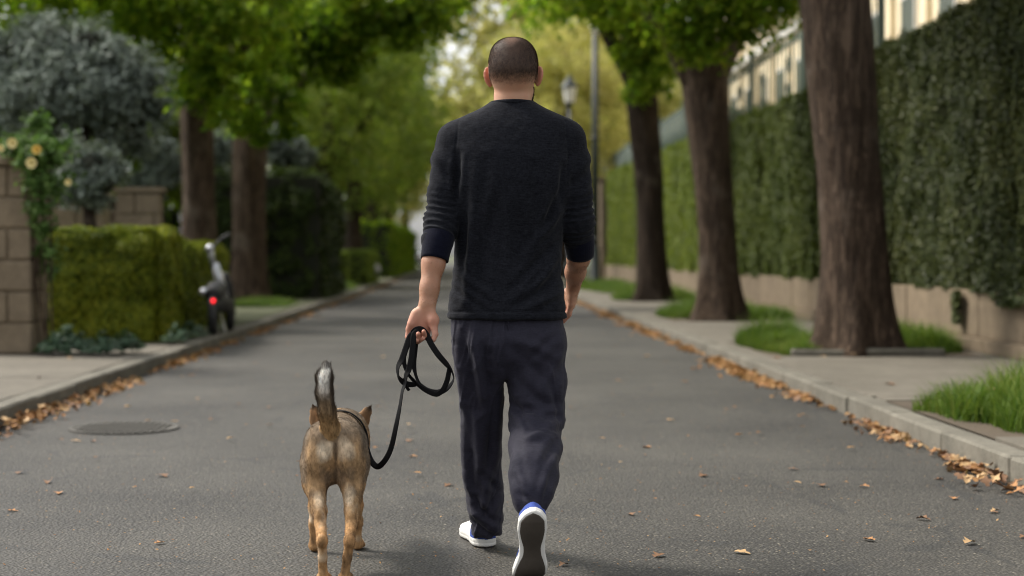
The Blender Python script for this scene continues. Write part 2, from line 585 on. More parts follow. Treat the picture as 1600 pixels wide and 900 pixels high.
def mat_attr(name, rough=.7, jit=.25, noise=60, spec=.3, bump=.3, sheen=0.0):
    m = NM(name); p = m.obj(); c = m.attr('tone')
    ri = m.geo('Random Per Island')
    v = m.math('ADD', m.math('MULTIPLY', ri, .6), m.math('MULTIPLY', m.noise(p, noise, 4), .4))
    c = m.mix(1.0, c, m.ramp(v, [(.2, g(max(0, 1 - jit * 1.2))), (.8, g(1 + jit * 1.2))]), 'MULTIPLY')
    m.set(Base_Color=c, Roughness=rough); m.p.inputs['Specular IOR Level'].default_value = spec
    if bump: m.bump(m.noise(m.mapping(p, (1, 1, .3)), noise * 4, 3), bump, .003)
    return m.m

M_asphalt = mat_asphalt()
M_pave = mat_concrete('pavement_concrete', (.16, .142, .112), (.088, .077, .058))
M_kerb = mat_concrete('kerb_stone', (.185, .17, .135), (.075, .068, .052), 1.6)
M_wall = mat_concrete('wall_render', (.205, .155, .10), (.105, .078, .05), .8)
M_block = mat_concrete('pillar_stone', (.25, .195, .13), (.13, .10, .065), 1.2)
M_earth = mat_concrete('soil', (.10, .075, .05), (.06, .045, .03), 2)
M_bark = mat_bark('bark_brown', (.038, .025, .017), (.10, .068, .047), (.185, .132, .095))
M_barkd = mat_bark('bark_dark', (.02, .013, .009), (.052, .036, .025), (.09, .063, .045))
# ------------------------------------------------------------------ setting: ground, road, kerbs, pavements
RX, LX = 2.47, -2.80            # kerb faces
KH = 0.12

def sheet(name, x0, x1, y0, y1, z, mat, nx=2, ny=2, parent=None, fn=None):
    xs = np.linspace(x0, x1, nx); ys = np.linspace(y0, y1, ny)
    X, Y = np.meshgrid(xs, ys, indexing='ij')
    Z = np.full_like(X, z) if fn is None else z + fn(X, Y)
    V = np.stack([X.ravel(), Y.ravel(), Z.ravel()], 1)
    i = np.arange((nx - 1) * (ny - 1)); a = (i // (ny - 1)) * ny + i % (ny - 1)
    Q = np.stack([a, a + ny, a + ny + 1, a + 1], 1)
    return link(name, np_mesh(name, V, Q, True), mat, parent)

M_soilfar = mat_concrete('earth_ground', (.085, .095, .04), (.05, .055, .025), .5)
tag(sheet('ground', -900, 900, -60, 1500, -0.03, M_soilfar), kind='structure')
tag(sheet('road', LX - .05, RX + .05, -6, 190, 0.0, M_asphalt, 60, 500,
          fn=lambda X, Y: .004 * fbm(np.stack([X.ravel() * .9, Y.ravel() * .5, 0 * X.ravel()], 1), 2).reshape(X.shape)), kind='structure')

def kerb(x, side, Yend=70):
    e = empty('kerb', (x, 0, 0), kind='structure')
    y = 1.0
    bank = []
    for k in range(4):
        mb = MB().box((0, 0, 0), (.15, .992, KH + .2), bev=.012, jit=.0025)
        me = np_mesh('kerb_stone', np.concatenate(mb.v), [np.concatenate(mb.q), np.concatenate(mb.t)], False)
        me.materials.append(M_kerb); bank.append(me)
    while y < Yend:
        o = link('kerb_stone', bank[R.integers(4)], None, e)
        o.location = (x + side * .075 + R.normal(0, .003), y + .5, (KH - .2) / 2 + R.normal(0, .0025))
        o.rotation_euler = (0, R.normal(0, .006), R.normal(0, .003) + (math.pi if R.random() < .5 else 0))
        y += 1.0
    MB().box((x + side * .075, (Yend + 190) / 2, KH / 2 - .05), (.15, 190 - Yend, KH + .1)).build('kerb_run', M_kerb, e)
    return e
kerb(RX, 1); kerb(LX, -1)

# pavements: base sheet + slabs
def pavement(x0, x1, xs, name, holes=(), Yn=32):
    e = empty(name, (x0, 0, 0), kind='structure')
    sheet('pavement_base', x0, x1, -6, 190, KH - .035, M_earth, parent=e)
    bank = {}
    y = 4.0
    while y < Yn:
        L = 1.5
        for a, b in zip(xs[:-1], xs[1:]):
            if any(not (b < h[0] or a > h[1] or y + L < h[2] or y > h[3]) for h in holes):
                # cut the slab round the planting pit
                pieces = []
                h = [h for h in holes if not (b < h[0] or a > h[1] or y + L < h[2] or y > h[3])][0]
                if a < h[0] - .05: pieces.append((a, h[0], y, y + L))
                if b > h[1] + .05: pieces.append((h[1], b, y, y + L))
                ax, bx = max(a, h[0]), min(b, h[1])
                if y < h[2] - .05: pieces.append((ax, bx, y, h[2]))
                if y + L > h[3] + .05: pieces.append((ax, bx, h[3], y + L))
            else:
                pieces = [(a, b, y, y + L)]
            for (p, q, r, s_) in pieces:
                if q - p < .03 or s_ - r < .03: continue
                mb = MB().box(((p + q) / 2, (r + s_) / 2, KH - .03 + R.normal(0, .0012)), (q - p - .005, s_ - r - .005, .06), bev=.003)
                mb.build('paving_slab', M_pave, e)
        y += L
    sheet('pavement_far', x0, x1, Yn, 190, KH, M_pave, parent=e)
    return e
pits = [(2.66, 4.5, 7.75, 9.75), (2.75, 4.78, 13.95, 16.3), (2.85, 4.78, 21.2, 24.0), (3.0, 4.78, 30.2, 33)]
pavement(RX + .15, 4.9, [RX + .155, 3.75, 4.9], 'pavement', pits)
pavement(-9.0, LX - .15, [-9.0, -7.5, -6.0, -4.5, LX - .155], 'pavement', (), 15.9)
tag(sheet('garden_ground', -30, LX - .16, 15.9, 190, KH + .01, M_soilfar), kind='structure')

# ------------------------------------------------------------------ leaves / grass generators
def leaf_quads(C, N, size, rr, asp=.62, droop=.25):
    """each leaf: 4 verts, 2 tris folded along its midrib"""
    n = len(C)
    t = np.cross(N, rr.normal(0, 1, (n, 3))); t /= np.linalg.norm(t, axis=1)[:, None] + 1e-9
    b = np.cross(N, t); s_ = np.broadcast_to(size, (n,))[:, None]
    V = np.stack([C - t * s_ * .5, C - b * s_ * asp * .5 - N * s_ * droop * .4, C + t * s_ * .5 - N * s_ * droop * .5, C + b * s_ * asp * .5 - N * s_ * droop * .4], 1).reshape(-1, 3)
    i = np.arange(n) * 4
    T = np.concatenate([np.stack([i, i + 1, i + 2], 1), np.stack([i, i + 2, i + 3], 1)])
    return V, T

def unit(a): return a / (np.linalg.norm(a, axis=1)[:, None] + 1e-9)

def crown_pts(cl, n, rr, flat=.8, fill=.45, up=.6):
    cl = np.array(cl, float)
    w = cl[:, 3] ** 2; w /= w.sum()
    k = rr.choice(len(cl), n, p=w)
    d = unit(rr.normal(0, 1, (n, 3)))
    r = cl[k, 3] * (fill + (1 - fill) * rr.random(n) ** .5)
    r = r * (1 + .45 * noise3(d * 2.2 + k[:, None] * 7.3, 21) + .25 * noise3(d * 5.5 + k[:, None] * 3.1, 22)) + rr.normal(0, .05, n)
    # sub-clumps for uneven outline
    q = d * r[:, None] * np.array([1, 1, flat])
    p = cl[k, :3] + q
    nz = fbm(p * 1.6 / np.maximum(.25, cl[k, 3:4] ** .3), 2, 11)
    keep = nz > -.12 + .25 * rr.random(n) - .12
    N = unit(d * .5 + np.array([0, 0, up]) + rr.normal(0, .45, (n, 3)))
    return p[keep], N[keep]

def clumps(c, r, n, rr, rc=(.25, .45)):
    """n clumps spread in an ellipsoid c, r"""
    d = unit(rr.normal(0, 1, (n, 3))) * (rr.random(n) ** (1 / 2.6))[:, None]
    p = np.asarray(c) + d * np.asarray(r)
    return np.concatenate([p, (rr.uniform(*rc, n) * np.mean(r))[:, None]], 1)

def crown_mesh(name, cl, n, size, mat, seed, **k):
    rr = np.random.default_rng(seed)
    p, N = crown_pts(cl, n, rr, **k)
    V, T = leaf_quads(p, N, size * rr.uniform(.6, 1.25, len(p)), rr)
    me = np_mesh(name, V, T, False); me.materials.append(mat)
    return me

def bark_tube(mb, pts, rad, seg=20, seed=0, flare=0.0, sub=6, amp=.06):
    pts = np.asarray(pts, float); n = (len(pts) - 1) * sub + 1
    u = np.linspace(0, len(pts) - 1, n)
    ker = np.array([.25, .5, .25])
    q = np.stack([np.interp(u, range(len(pts)), pts[:, a]) for a in range(3)], 1)
    r = np.interp(u, range(len(pts)), rad)
    for _ in range(sub):
        q[1:-1] = (q[:-2] + 2 * q[1:-1] + q[2:]) / 4; r[1:-1] = (r[:-2] + 2 * r[1:-1] + r[2:]) / 4
    rr = np.random.default_rng(seed); ph = rr.uniform(0, 6, 6)
    def fn(i, th):
        h = q[i, 2] - q[0, 2]
        fl = flare * math.exp(-max(h, 0) / .28)
        rid = 1 + fl * (.55 + .45 * np.cos(5 * th + ph[0]) + .3 * np.cos(3 * th + ph[1]))
        pp = np.stack([np.cos(th) * 2.2, np.sin(th) * 2.2, np.full_like(th, h * .7)], 1)
        pf = np.stack([np.cos(th) * 7, np.sin(th) * 7, np.full_like(th, h * 2.0)], 1)
        return rid * (1 + amp * 1.3 * noise3(pp + seed, seed) + amp * .6 * noise3(pf, seed + 5) + amp * .5 * (1 - 2 * np.abs(noise3(np.stack([np.cos(th) * 5, np.sin(th) * 5, np.full_like(th, h * .5)], 1), seed + 9))))
    mb.tube(q, r, seg, True, fn)
    return q

# materials for foliage
L_tree = mat_leaf('leaf_maple_green', [(.055, .11, .012), (.125, .22, .02), (.23, .32, .028), (.40, .40, .06)], .7)
L_dark = mat_leaf('leaf_dark_green', [(.05, .11, .012), (.12, .215, .018), (.24, .33, .026), (.40, .43, .045)], .7)
L_mid = mat_leaf('leaf_mid_green', [(.09, .14, .025), (.18, .25, .045), (.34, .37, .08)], .55)
L_yel = mat_leaf('leaf_hazy_yellow_green', [(.26, .29, .11), (.42, .41, .16), (.58, .52, .24), (.62, .55, .34)], .6)  # pale yellow greens carry the far haze and sunshine in the leaf colour
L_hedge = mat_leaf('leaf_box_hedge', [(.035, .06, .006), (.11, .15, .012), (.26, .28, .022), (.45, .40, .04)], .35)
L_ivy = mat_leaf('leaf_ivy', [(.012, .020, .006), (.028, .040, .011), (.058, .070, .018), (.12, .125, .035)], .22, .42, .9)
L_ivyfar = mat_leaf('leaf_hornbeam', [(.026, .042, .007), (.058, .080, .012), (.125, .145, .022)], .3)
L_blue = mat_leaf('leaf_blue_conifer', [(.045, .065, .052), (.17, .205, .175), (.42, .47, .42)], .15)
L_far = mat_leaf('leaf_far_hedge', [(.06, .09, .012), (.12, .16, .02), (.24, .27, .04)], .35)  # brighter, yellower leaves for the far end of the ivy hedge
L_evergreen = mat_leaf('leaf_dark_evergreen', [(.016, .030, .008), (.036, .060, .012), (.08, .105, .02)], .3)  # deeper green for the tall hedges
L_rose = mat_leaf('leaf_rose', [(.04, .09, .02), (.09, .17, .04), (.20, .28, .08)], .3)
L_hosta = mat_leaf('leaf_low_plant', [(.03, .06, .035), (.05, .09, .05), (.09, .13, .08)], .25)
L_grass = mat_leaf('grass_blade', [(.035, .075, .012), (.075, .14, .020), (.14, .21, .035), (.26, .25, .08)], .35)
M_core = mat_plain('foliage_core', (.016, .018, .010), .95, bump=.5, bs=8)  # plain dark filling behind hedge and bush leaves

def grass(name, x0, x1, y0, y1, n, h, label=None, z=KH, round_=True, seed=0):
    rr = np.random.default_rng(seed + 31)
    x = rr.uniform(x0, x1, n); y = rr.uniform(y0, y1, n)
    u = (x - x0) / (x1 - x0) * 2 - 1; v = (y - y0) / (y1 - y0) * 2 - 1
    e = (np.abs(u) ** 3 + np.abs(v) ** 3) + .75 * fbm(np.stack([x * 2.5, y * 2.5, 0 * x], 1), 3, seed)
    k = e < .95 if round_ else e < 9
    x, y, e = x[k], y[k], e[k]; n = len(x)
    hh = h * (.45 + .75 * rr.random(n)) * np.clip(1.25 - .75 * e, .3, 1.2) * (1 + .5 * noise3(np.stack([x * 3, y * 3, 0 * x], 1), seed))
    a = rr.uniform(0, 2 * np.pi, n); d = np.stack([np.cos(a), np.sin(a), 0 * a], 1)
    s_ = np.stack([-np.sin(a), np.cos(a), 0 * a], 1) * (rr.uniform(.0025, .005, n))[:, None]
    b = np.stack([x, y, np.full(n, z - .02)], 1)
    ln = rr.uniform(.15, 1.15, n)[:, None] * hh[:, None]
    m1 = b + d * ln * .3 + np.array([0, 0, 1]) * hh[:, None] * .6
    tp = b + d * ln + np.array([0, 0, 1]) * hh[:, None]
    V = np.stack([b - s_, b + s_, m1 + s_ * .8, m1 - s_ * .8, tp], 1).reshape(-1, 3)
    i = np.arange(n) * 5
    Q = np.stack([i, i + 1, i + 2, i + 3], 1); T = np.stack([i + 3, i + 2, i + 4], 1)
    o = link(name, np_mesh(name, V, [Q, T], False), L_grass)
    return tag(o, label, 'grass', kind='stuff')

grass('grass', 2.66, 4.3, 7.8, 9.6, 12500, .27, 'long green grass tuft by the kerb at the right edge of the frame', seed=1)
grass('grass', 2.78, 3.45, 14.1, 16.3, 9000, .2, 'green grass on the road side of the nearest tree trunk', seed=2)
grass('grass', 3.95, 4.78, 14.3, 16.3, 7000, .17, 'green grass between the nearest trunk and the garden wall', seed=3)
grass('grass', 2.86, 4.75, 21.9, 24.0, 12000, .22, 'green grass around the second tree trunk', seed=4)
grass('grass', 3.0, 4.75, 30.8, 33.2, 9000, .22, 'green grass around the third tree trunk', seed=5)
grass('grass', 2.95, 4.75, 36, 50, 14000, .2, 'grass verge around the foot of the tall lamp post', seed=6)
grass('grass', -4.5, -3.15, 26.5, 29.3, 6000, .12, 'small grass patch in front of the left tree trunks', seed=7)
grass('grass', -3.9, -3.05, 39.5, 44, 6000, .14, 'grass strip in front of the far low hedges', seed=8)
for (a, b, c, d) in pits:
    sheet('planting_pit', a, b, c, d, KH - .01, M_earth)['kind'] = 'structure'
# stone edging in front of the nearest trunk, and the rough border stone of the nearest pit
for nm, sp, lab in (('pit_edging', [((2.95, 14.0), (3.6, 13.93)), ((3.6, 13.93), (4.35, 13.98))], 'low stone edging strip laid in front of the nearest tree trunk'),
                    ('pit_edging', [((3.02, 7.62), (3.45, 7.72)), ((3.45, 7.72), (4.0, 7.7))], 'rough stone edging at the front of the right hand grass tuft')):
    e = empty(nm, (sp[0][0][0], sp[0][0][1], KH), lab, 'edging')
    for (p, q) in sp:
        p = np.array(p); q = np.array(q); L = np.linalg.norm(q - p)
        MB().box(((p + q)[0] / 2, (p + q)[1] / 2, KH + .02), (L - .01, .09, .09), rz=math.atan2(q[1] - p[1], q[0] - p[0]), jit=.012, bev=.02).build('edging_stone', M_block if 'rough' in lab else M_kerb, e)

# ------------------------------------------------------------------ right side: wall, ivy hedge, railing, cream building
WX = 4.86
wall = empty('garden_wall', (WX, 14, KH), 'low weathered beige stone wall running under the tall ivy hedge', 'wall')
bank = []
for k in range(4):
    mb = MB().box((0, 0, 0), (.34, 1.192, .45), bev=.01, jit=.004)
    me = np_mesh('wall_block', np.concatenate(mb.v), [np.concatenate(mb.q), np.concatenate(mb.t)], False); me.materials.append(M_wall); bank.append(me)
y = 7.4; k = 0
while y < 56:
    o = link('wall_block', bank[k % 4], None, wall); o.location = (WX + .17 + R.normal(0, .004), y + .6, KH + .13 + .225); k += 1
    y += 1.2
y = 6.8
mbp = MB().box((0, 0, 0), (.42, 1.494, .13), bev=.012, jit=.004)
mep = np_mesh('plinth_block', np.concatenate(mbp.v), [np.concatenate(mbp.q), np.concatenate(mbp.t)], False); mep.materials.append(M_wall)
while y < 56:
    o = link('plinth_block', mep, None, wall); o.location = (WX + .15, y + .75, KH + .065)
    y += 1.5

def hedge_tile(L, H, n, size, mat, seed, x0=0.0, thick=.16, topn=.18):
    """face towards -X at x0, running along +Y, with a leafy top"""
    rr = np.random.default_rng(seed)
    nf = int(n * (1 - topn)); nt = n - nf
    yy = rr.uniform(0, L, nf); zz = rr.uniform(0, H, nf) ** 1.0
    lump = .045 * noise3(np.stack([yy * 2.2, zz * 2.2, 0 * yy + seed], 1), 3) + .03 * noise3(np.stack([yy * 6, zz * 6, 0 * yy], 1), 4)
    xx = x0 - lump - rr.random(nf) ** 2 * -thick
    N = unit(np.stack([np.full(nf, -1.0), 0 * yy, np.full(nf, .55)], 1) + rr.normal(0, .5, (nf, 3)))
    p1 = np.stack([xx, yy, zz], 1)
    xt = x0 + rr.uniform(0, .55, nt); yt = rr.uniform(0, L, nt)
    zt = H + .06 * noise3(np.stack([xt * 3, yt * 3, 0 * xt], 1), 5) - rr.random(nt) ** 2 * .12 + .07 * (rr.random(nt) ** 6)
    p2 = np.stack([xt, yt, zt], 1)
    N2 = unit(np.array([0, 0, 1.0]) + rr.normal(0, .45, (nt, 3)))
    # a ragged skirt hanging over the wall
    p = np.concatenate([p1, p2]); N = np.concatenate([N, N2])
    V, T = leaf_quads(p, N, size * rr.uniform(.6, 1.3, len(p)), rr, .8)
    me = np_mesh('ivy_foliage', V, T, False); me.materials.append(mat)
    return me

def hz(y): return float(np.interp(y, [8, 14, 19, 23, 35, 53], [3.5, 3.48, 3.5, 3.4, 3.6, 3.86]))
HB = KH + .56
hedge = empty('ivy_hedge', (WX, 14, HB), 'tall clipped dark green ivy hedge on top of the low stone wall', 'hedge')
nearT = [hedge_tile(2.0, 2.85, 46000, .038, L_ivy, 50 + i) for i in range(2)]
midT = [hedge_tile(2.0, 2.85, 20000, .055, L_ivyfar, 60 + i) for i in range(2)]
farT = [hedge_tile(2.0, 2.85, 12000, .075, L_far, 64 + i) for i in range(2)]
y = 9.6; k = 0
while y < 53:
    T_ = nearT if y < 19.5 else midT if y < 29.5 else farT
    o = link('ivy_foliage', T_[k % 2], None, hedge)
    o.location = (WX + R.normal(0, .02), y, HB)
    o.scale = (1, 1, (hz(y + 1) - HB) / 2.85)
    if k % 4 >= 2:
        o.scale.y = -1; o.location.y = y + 2
    o['kind'] = 'stuff'
    y += 2.0; k += 1
for a in range(10, 53, 4):
    MB().box((WX + .4, a + 2, (HB + hz(a)) / 2 - .04), (.52, 3.99, hz(a) - HB - .1)).build('hedge_core', M_core, hedge)
# hanging ivy tendrils over the wall
rr = np.random.default_rng(5)
pp = []
for (yy, L, w) in ((15.05, .3, .12), (12.6, .12, .5), (13.6, .1, .5), (11.4, .15, .6), (18.5, .1, .4), (28, .1, .8), (40, .1, 1.3)):
    n = int(500 * L * (w + .4) / .2)
    t = rr.random(n)
    pp.append(np.stack([WX - .05 - .05 * rr.random(n), yy + rr.normal(0, w * .5, n) * (1 - .5 * t), HB - L * t], 1))
pp = np.concatenate(pp)
V, T = leaf_quads(pp, unit(np.array([-1, 0, .4]) + rr.normal(0, .4, (len(pp), 3))), .06 * rr.uniform(.6, 1.3, len(pp)), rr, .85)
tag(link('ivy_tendrils', np_mesh('ivy_tendrils', V, T, False), L_ivy, hedge), kind='stuff')

M_green = mat_plain('railing_green_paint', (.075, .105, .085), .6, 0, var=.2)
rail = empty('green_railing', (WX + .75, 20, 3.2), 'green painted iron railing with upright bars standing behind the ivy hedge', 'railing')
barb = MB(); barb.tube([(0, 0, 0), (0, 0, 1.5)], .014, 6).ball((0, 0, 1.53), (.022, .022, .04), 6, 4)
meb = np_mesh('bar', np.concatenate(barb.v), [np.concatenate(barb.q), np.concatenate([t for t in barb.t])], True); meb.materials.append(M_green)
RXX = WX + .8
y = 21.0; nbar = 0
while y < 64:
    o = link('bar', meb, None, rail); o.location = (RXX, y, 3.35); y += .34; nbar += 1
y = 38.1
while y < 64:
    o = link('bar', meb, None, rail); o.location = (RXX, y, 3.35); y += .34
for y in np.arange(21, 65, 4.8):
    MB().box((RXX, y, 2.6), (.09, .09, 4.9), bev=.01).build('railing_post', M_green, rail)
for z in (3.5, 4.75):
    MB().box((RXX, 42.5, z), (.04, 43, .05)).build('railing_rail', M_green, rail)
# creeper along the far railing
M_scroll = M_green
for y in np.arange(22.2, 40, 2.4):     # scroll ornament between the posts
    th = np.linspace(0, 4.2 * math.pi, 40)
    for zc in (3.95, 4.4):
        rad = .03 + .19 * th / th.max()
        MB().tube(np.stack([np.full(40, RXX - .01), y + rad * np.cos(th), zc + rad * np.sin(th)], 1), .012, 5).build('scroll', M_scroll, rail)
pil = empty('wall_pier', (4.9, 54, KH), 'pale stone pier ending the hedge wall behind the tall lamp post', 'pier')
for k in range(8):
    MB().box((5.0, 54.4, KH + .22 + k * .44), (.6, .8, .432), bev=.015, jit=.005).build('pier_block', M_wall, pil)
MB().box((5.0, 54.4, KH + 8 * .44 + .06), (.72, .92, .12), bev=.02).build('pier_cap', M_wall, pil)

M_cream = mat_concrete('cream_stucco', (.86, .72, .50), (.76, .62, .42), .25)
M_win = mat_plain('window_glass_dark', (.10, .12, .13), .12, 0, var=.2, bs=1)
M_frame = mat_plain('window_frame_white', (.62, .60, .55), .5)
bld = empty('cream_building', (12, 40, 0), 'cream stuccoed building with tall windows standing behind the railing', 'building')
BX = 11.0
MB().box((BX + 6, 45, 7), (12, 56, 14)).build('wall', M_cream, bld)
MB().box((BX - .12, 45, 8.6), (.3, 56.3, .35), bev=.03).build('cornice', M_frame, bld)
MB().box((BX - .2, 45, 13.9), (.6, 56.5, .5), bev=.05).build('roof_cornice', M_frame, bld)
for fl, z in enumerate((2.2, 6.3, 10.6)):
    for y in np.arange(19.5, 72, 3.1):
        w = MB().box((BX - .03, y, z), (.1, 1.25, 2.5), bev=.01).build('window', M_frame, bld)
        MB().box((BX - .085, y - .29, z), (.03, .5, 2.25)).build('pane', M_win, w)
        MB().box((BX - .085, y + .29, z), (.03, .5, 2.25)).build('pane', M_win, w)
for y in np.arange(18, 73, 3.1):
    MB().box((BX - .07, y, 6), (.16, .5, 12)).build('pilaster', M_cream, bld)

# ------------------------------------------------------------------ trees
def tree(name, base, pts, rad, label, limbs=(), crowns=(), flare=.5, mat=M_bark, seed=0, group=None, seg=28):
    e = empty(name, base, label, 'tree', group)
    mb = MB(); bark_tube(mb, pts, rad, seg, seed, flare)
    mb.build('trunk', mat, e, True)
    for (lp, lr) in limbs:
        mb = MB(); bark_tube(mb, lp, lr, 12, seed + 3, 0, 5, .08); mb.build('limb', mat, e, True)
    for i, (cl, n, sz, lm) in enumerate(crowns):
        tag(link('crown', crown_mesh('crown', cl, n, sz, lm, seed * 7 + i), None, e), kind=None)
    return e

rr = np.random.default_rng(21)
def C(px, py, D, r): p = P(px, py, D); return [p[0], p[1], p[2], r]
# nearest right tree
b = P(1338, 553, 14.25)
tree('street_tree', (3.61, 14.25, KH), [(3.63, 14.3, KH - .1), (3.61, 14.3, .9), (3.55, 14.3, 1.8), (3.47, 14.3, 2.7), (3.42, 14.3, 3.5), (3.38, 14.3, 4.6), (3.3, 14.4, 6.0)],
     [.36, .30, .295, .30, .315, .345, .30],
     'nearest and thickest brown tree trunk on the right pavement, leaning slightly left',
     [([(3.38, 14.3, 4.5), (2.6, 13.8, 6), (1.4, 13.2, 7.2)], [.2, .14, .06]), ([(3.35, 14.4, 5.2), (4.2, 15.2, 7), (5.2, 16, 8.5)], [.2, .14, .06]), ([(3.3, 14.4, 5.8), (3.0, 15.8, 7.5), (2.5, 17, 9)], [.2, .12, .05])],
     [(np.concatenate([clumps((3.2, 14.6, 7.6), (3.2, 3.2, 1.9), 34, rr)]), 20000, .15, L_tree)], seed=1, seg=40)
# second right tree, forked
tree('street_tree', (3.52, 21.6, KH), [(3.56, 21.6, KH - .1), (3.53, 21.6, .9), (3.47, 21.6, 2.0), (3.38, 21.6, 3.0), (3.33, 21.6, 3.75)],
     [.34, .27, .265, .30, .36], 'second tree from the right, dark trunk that forks under its leaves',
     [([(3.25, 21.6, 3.5), (2.95, 21.55, 4.0), (2.55, 21.5, 4.5), (1.9, 21.4, 5.3), (1.0, 21.2, 6.4)], [.24, .19, .16, .12, .06]),
      ([(3.4, 21.6, 3.5), (3.75, 21.7, 4.15), (4.15, 21.8, 4.75), (4.8, 22, 5.8)], [.24, .19, .16, .08]),
      ([(3.33, 21.6, 3.6), (3.4, 22.2, 5), (3.3, 22.8, 6.5)], [.2, .14, .06])],
     [(np.array([C(1075, 45, 20.6, .5), C(1120, 60, 20.4, .5), C(1160, 40, 20.4, .45), C(1040, 20, 20.6, .5), C(1175, 15, 20.3, .6), C(1100, -10, 20.5, .8), C(1000, -20, 20.2, .7), C(940, -15, 20.4, .55), C(885, -8, 20.2, .45), C(960, 12, 20.6, .3), C(1085, 80, 20.7, .3),
                 C(1210, 5, 19.8, .4), C(1200, 60, 19.6, .2), C(1190, 40, 19.6, .2), C(1240, 0, 19.7, .3), C(1150, -50, 20, 1), C(1030, -70, 20, 1), C(1230, -60, 20, 1)]), 11500, .13, L_tree),
      (np.array(clumps((3.0, 21.8, 6.4), (2.8, 2.8, 1.5), 26, rr)), 20000, .15, L_tree)], seed=2)
# third right tree
tree('street_tree', (3.7, 30.7, KH), [(3.72, 30.7, KH - .1), (3.7, 30.7, 1.0), (3.66, 30.7, 2.2), (3.55, 30.7, 3.4), (3.45, 30.7, 4.6), (3.3, 30.8, 6.0)],
     [.36, .29, .27, .31, .33, .24], 'third tree from the right, dark trunk wrapped by low leafy shoots',
     [([(3.4, 30.7, 4.6), (4.3, 31, 6), (5.2, 31.5, 7.5)], [.2, .14, .06]), ([(3.4, 30.7, 4.4), (2.6, 30.5, 5.8), (1.6, 30.2, 7)], [.2, .13, .06])],
     [(np.array([C(1000, 60, 30, .5), C(1015, 95, 29.8, .5), C(1020, 125, 29.8, .42), C(1000, 140, 29.8, .34), C(1035, 105, 29.8, .4), C(985, 85, 30, .4), C(1010, 25, 30, .7), C(980, 40, 30, .5), C(960, -10, 30, .8), C(1040, 60, 30, .5), C(1030, 140, 29.9, .25)]), 9000, .15, L_dark),
      (np.array(clumps((3.2, 31, 7.2), (3, 3, 1.8), 26, rr)), 16000, .17, L_tree)], mat=M_barkd, seed=3)
# left pair
tree('street_tree', (-4.7, 27, KH), [(-4.72, 27, KH - .1), (-4.72, 27, 1.2), (-4.72, 27, 2.4), (-4.75, 27, 3.6), (-4.85, 27, 5.4)], [.36, .29, .27, .28, .22],
     'left of the two brown tree trunks behind the clipped hedge',
     [([(-4.75, 27, 3.6), (-3.8, 26.6, 4.8), (-2.6, 26, 5.8)], [.18, .12, .05]), ([(-4.75, 27, 3.8), (-5.8, 26.6, 5), (-6.8, 26, 6)], [.18, .12, .05])],
     [(np.array([C(x, y, d, r) for (x, y, d, r) in ((300, 60, 25.5, .8), (240, 30, 25.5, .7), (290, 130, 25.8, .55), (330, 110, 25.5, .6), (370, 60, 25.2, .8), (310, 10, 25.5, .9), (200, -10, 25, .9), (120, -20, 25, .8), (60, 0, 25, .6), (340, 175, 25.8, .35), (270, 90, 26, .5), (400, 20, 25.2, .9), (250, -60, 25, 1.2), (400, -60, 25, 1.2), (100, -70, 25, 1.2))]), 13500, .17, L_dark)], seed=4)
tree('street_tree', (-4.36, 30.7, KH), [(-4.38, 30.7, KH - .1), (-4.36, 30.7, 1.0), (-4.36, 30.7, 2.4), (-4.33, 30.7, 3.6), (-4.2, 30.7, 5.4)], [.40, .34, .32, .33, .25],
     'right of the two brown tree trunks, standing beside the parked scooter',
     [([(-4.33, 30.7, 3.4), (-3.4, 30.5, 4.4), (-2.2, 30, 5.4), (-.9, 29.5, 6.0)], [.2, .14, .1, .05]), ([(-4.3, 30.7, 3.8), (-4.9, 31, 5.4), (-5.6, 31, 6.5)], [.2, .12, .05])],
     [(np.array([C(x, y, d, r) for (x, y, d, r) in ((390, 130, 29, .7), (430, 110, 28.5, .8), (480, 90, 28.2, .75), (440, 160, 28.8, .5), (380, 190, 29.4, .4), (520, 60, 28, .8), (570, 30, 27.8, .8), (620, 20, 27.5, .7), (670, 30, 27.2, .6), (705, 45, 27, .4), (500, 0, 27.8, 1.1), (590, -20, 27.5, 1.1), (680, -20, 27.2, .8), (730, 5, 27, .35), (450, 50, 28, 1), (360, 150, 29, .5), (450, 200, 29, .3), (560, 85, 28, .45), (410, 215, 29.2, .25), (640, 60, 27.5, .35), (540, 120, 28.2, .3))]), 18500, .16, L_tree)], mat=M_bark, seed=5)

# trees farther along and beyond: shared prototypes
protos = []
for i in range(4):
    rp = np.random.default_rng(90 + i)
    cl = clumps((0, 0, 6.3), (2.9, 2.9, 3.0), 44, rp, (.2, .42))
    low = clumps((0, 0, 3.6), (2.0, 2.0, 1.2), 10, rp, (.3, .5))
    cm = crown_mesh('crown', np.concatenate([cl, low]), 18000, .20, L_mid, 900 + i)
    mb = MB(); bark_tube(mb, [(0, 0, 0), (0, .05, 1.6), (.1, 0, 3.4), (.15, .1, 6)], [.34, .27, .25, .14], 12, 40 + i, .3)
    lm = MB(); bark_tube(lm, [(.05, 0, 3), (1.0, .3, 4.6), (1.8, .6, 6.2)], [.15, .1, .04], 8, 4)
    bark_tube(lm, [(.1, 0, 3.3), (-1.0, -.3, 4.9), (-1.9, -.5, 6.0)], [.15, .1, .04], 8, 5)
    tm = np_mesh('trunk', np.concatenate(mb.v), [np.concatenate(mb.q), np.concatenate(mb.t)]); tm.materials.append(M_barkd)
    lmm = np_mesh('limb', np.concatenate(lm.v), [np.concatenate(lm.q), np.concatenate(lm.t)]); lmm.materials.append(M_barkd)
    protos.append((tm, lmm, cm))
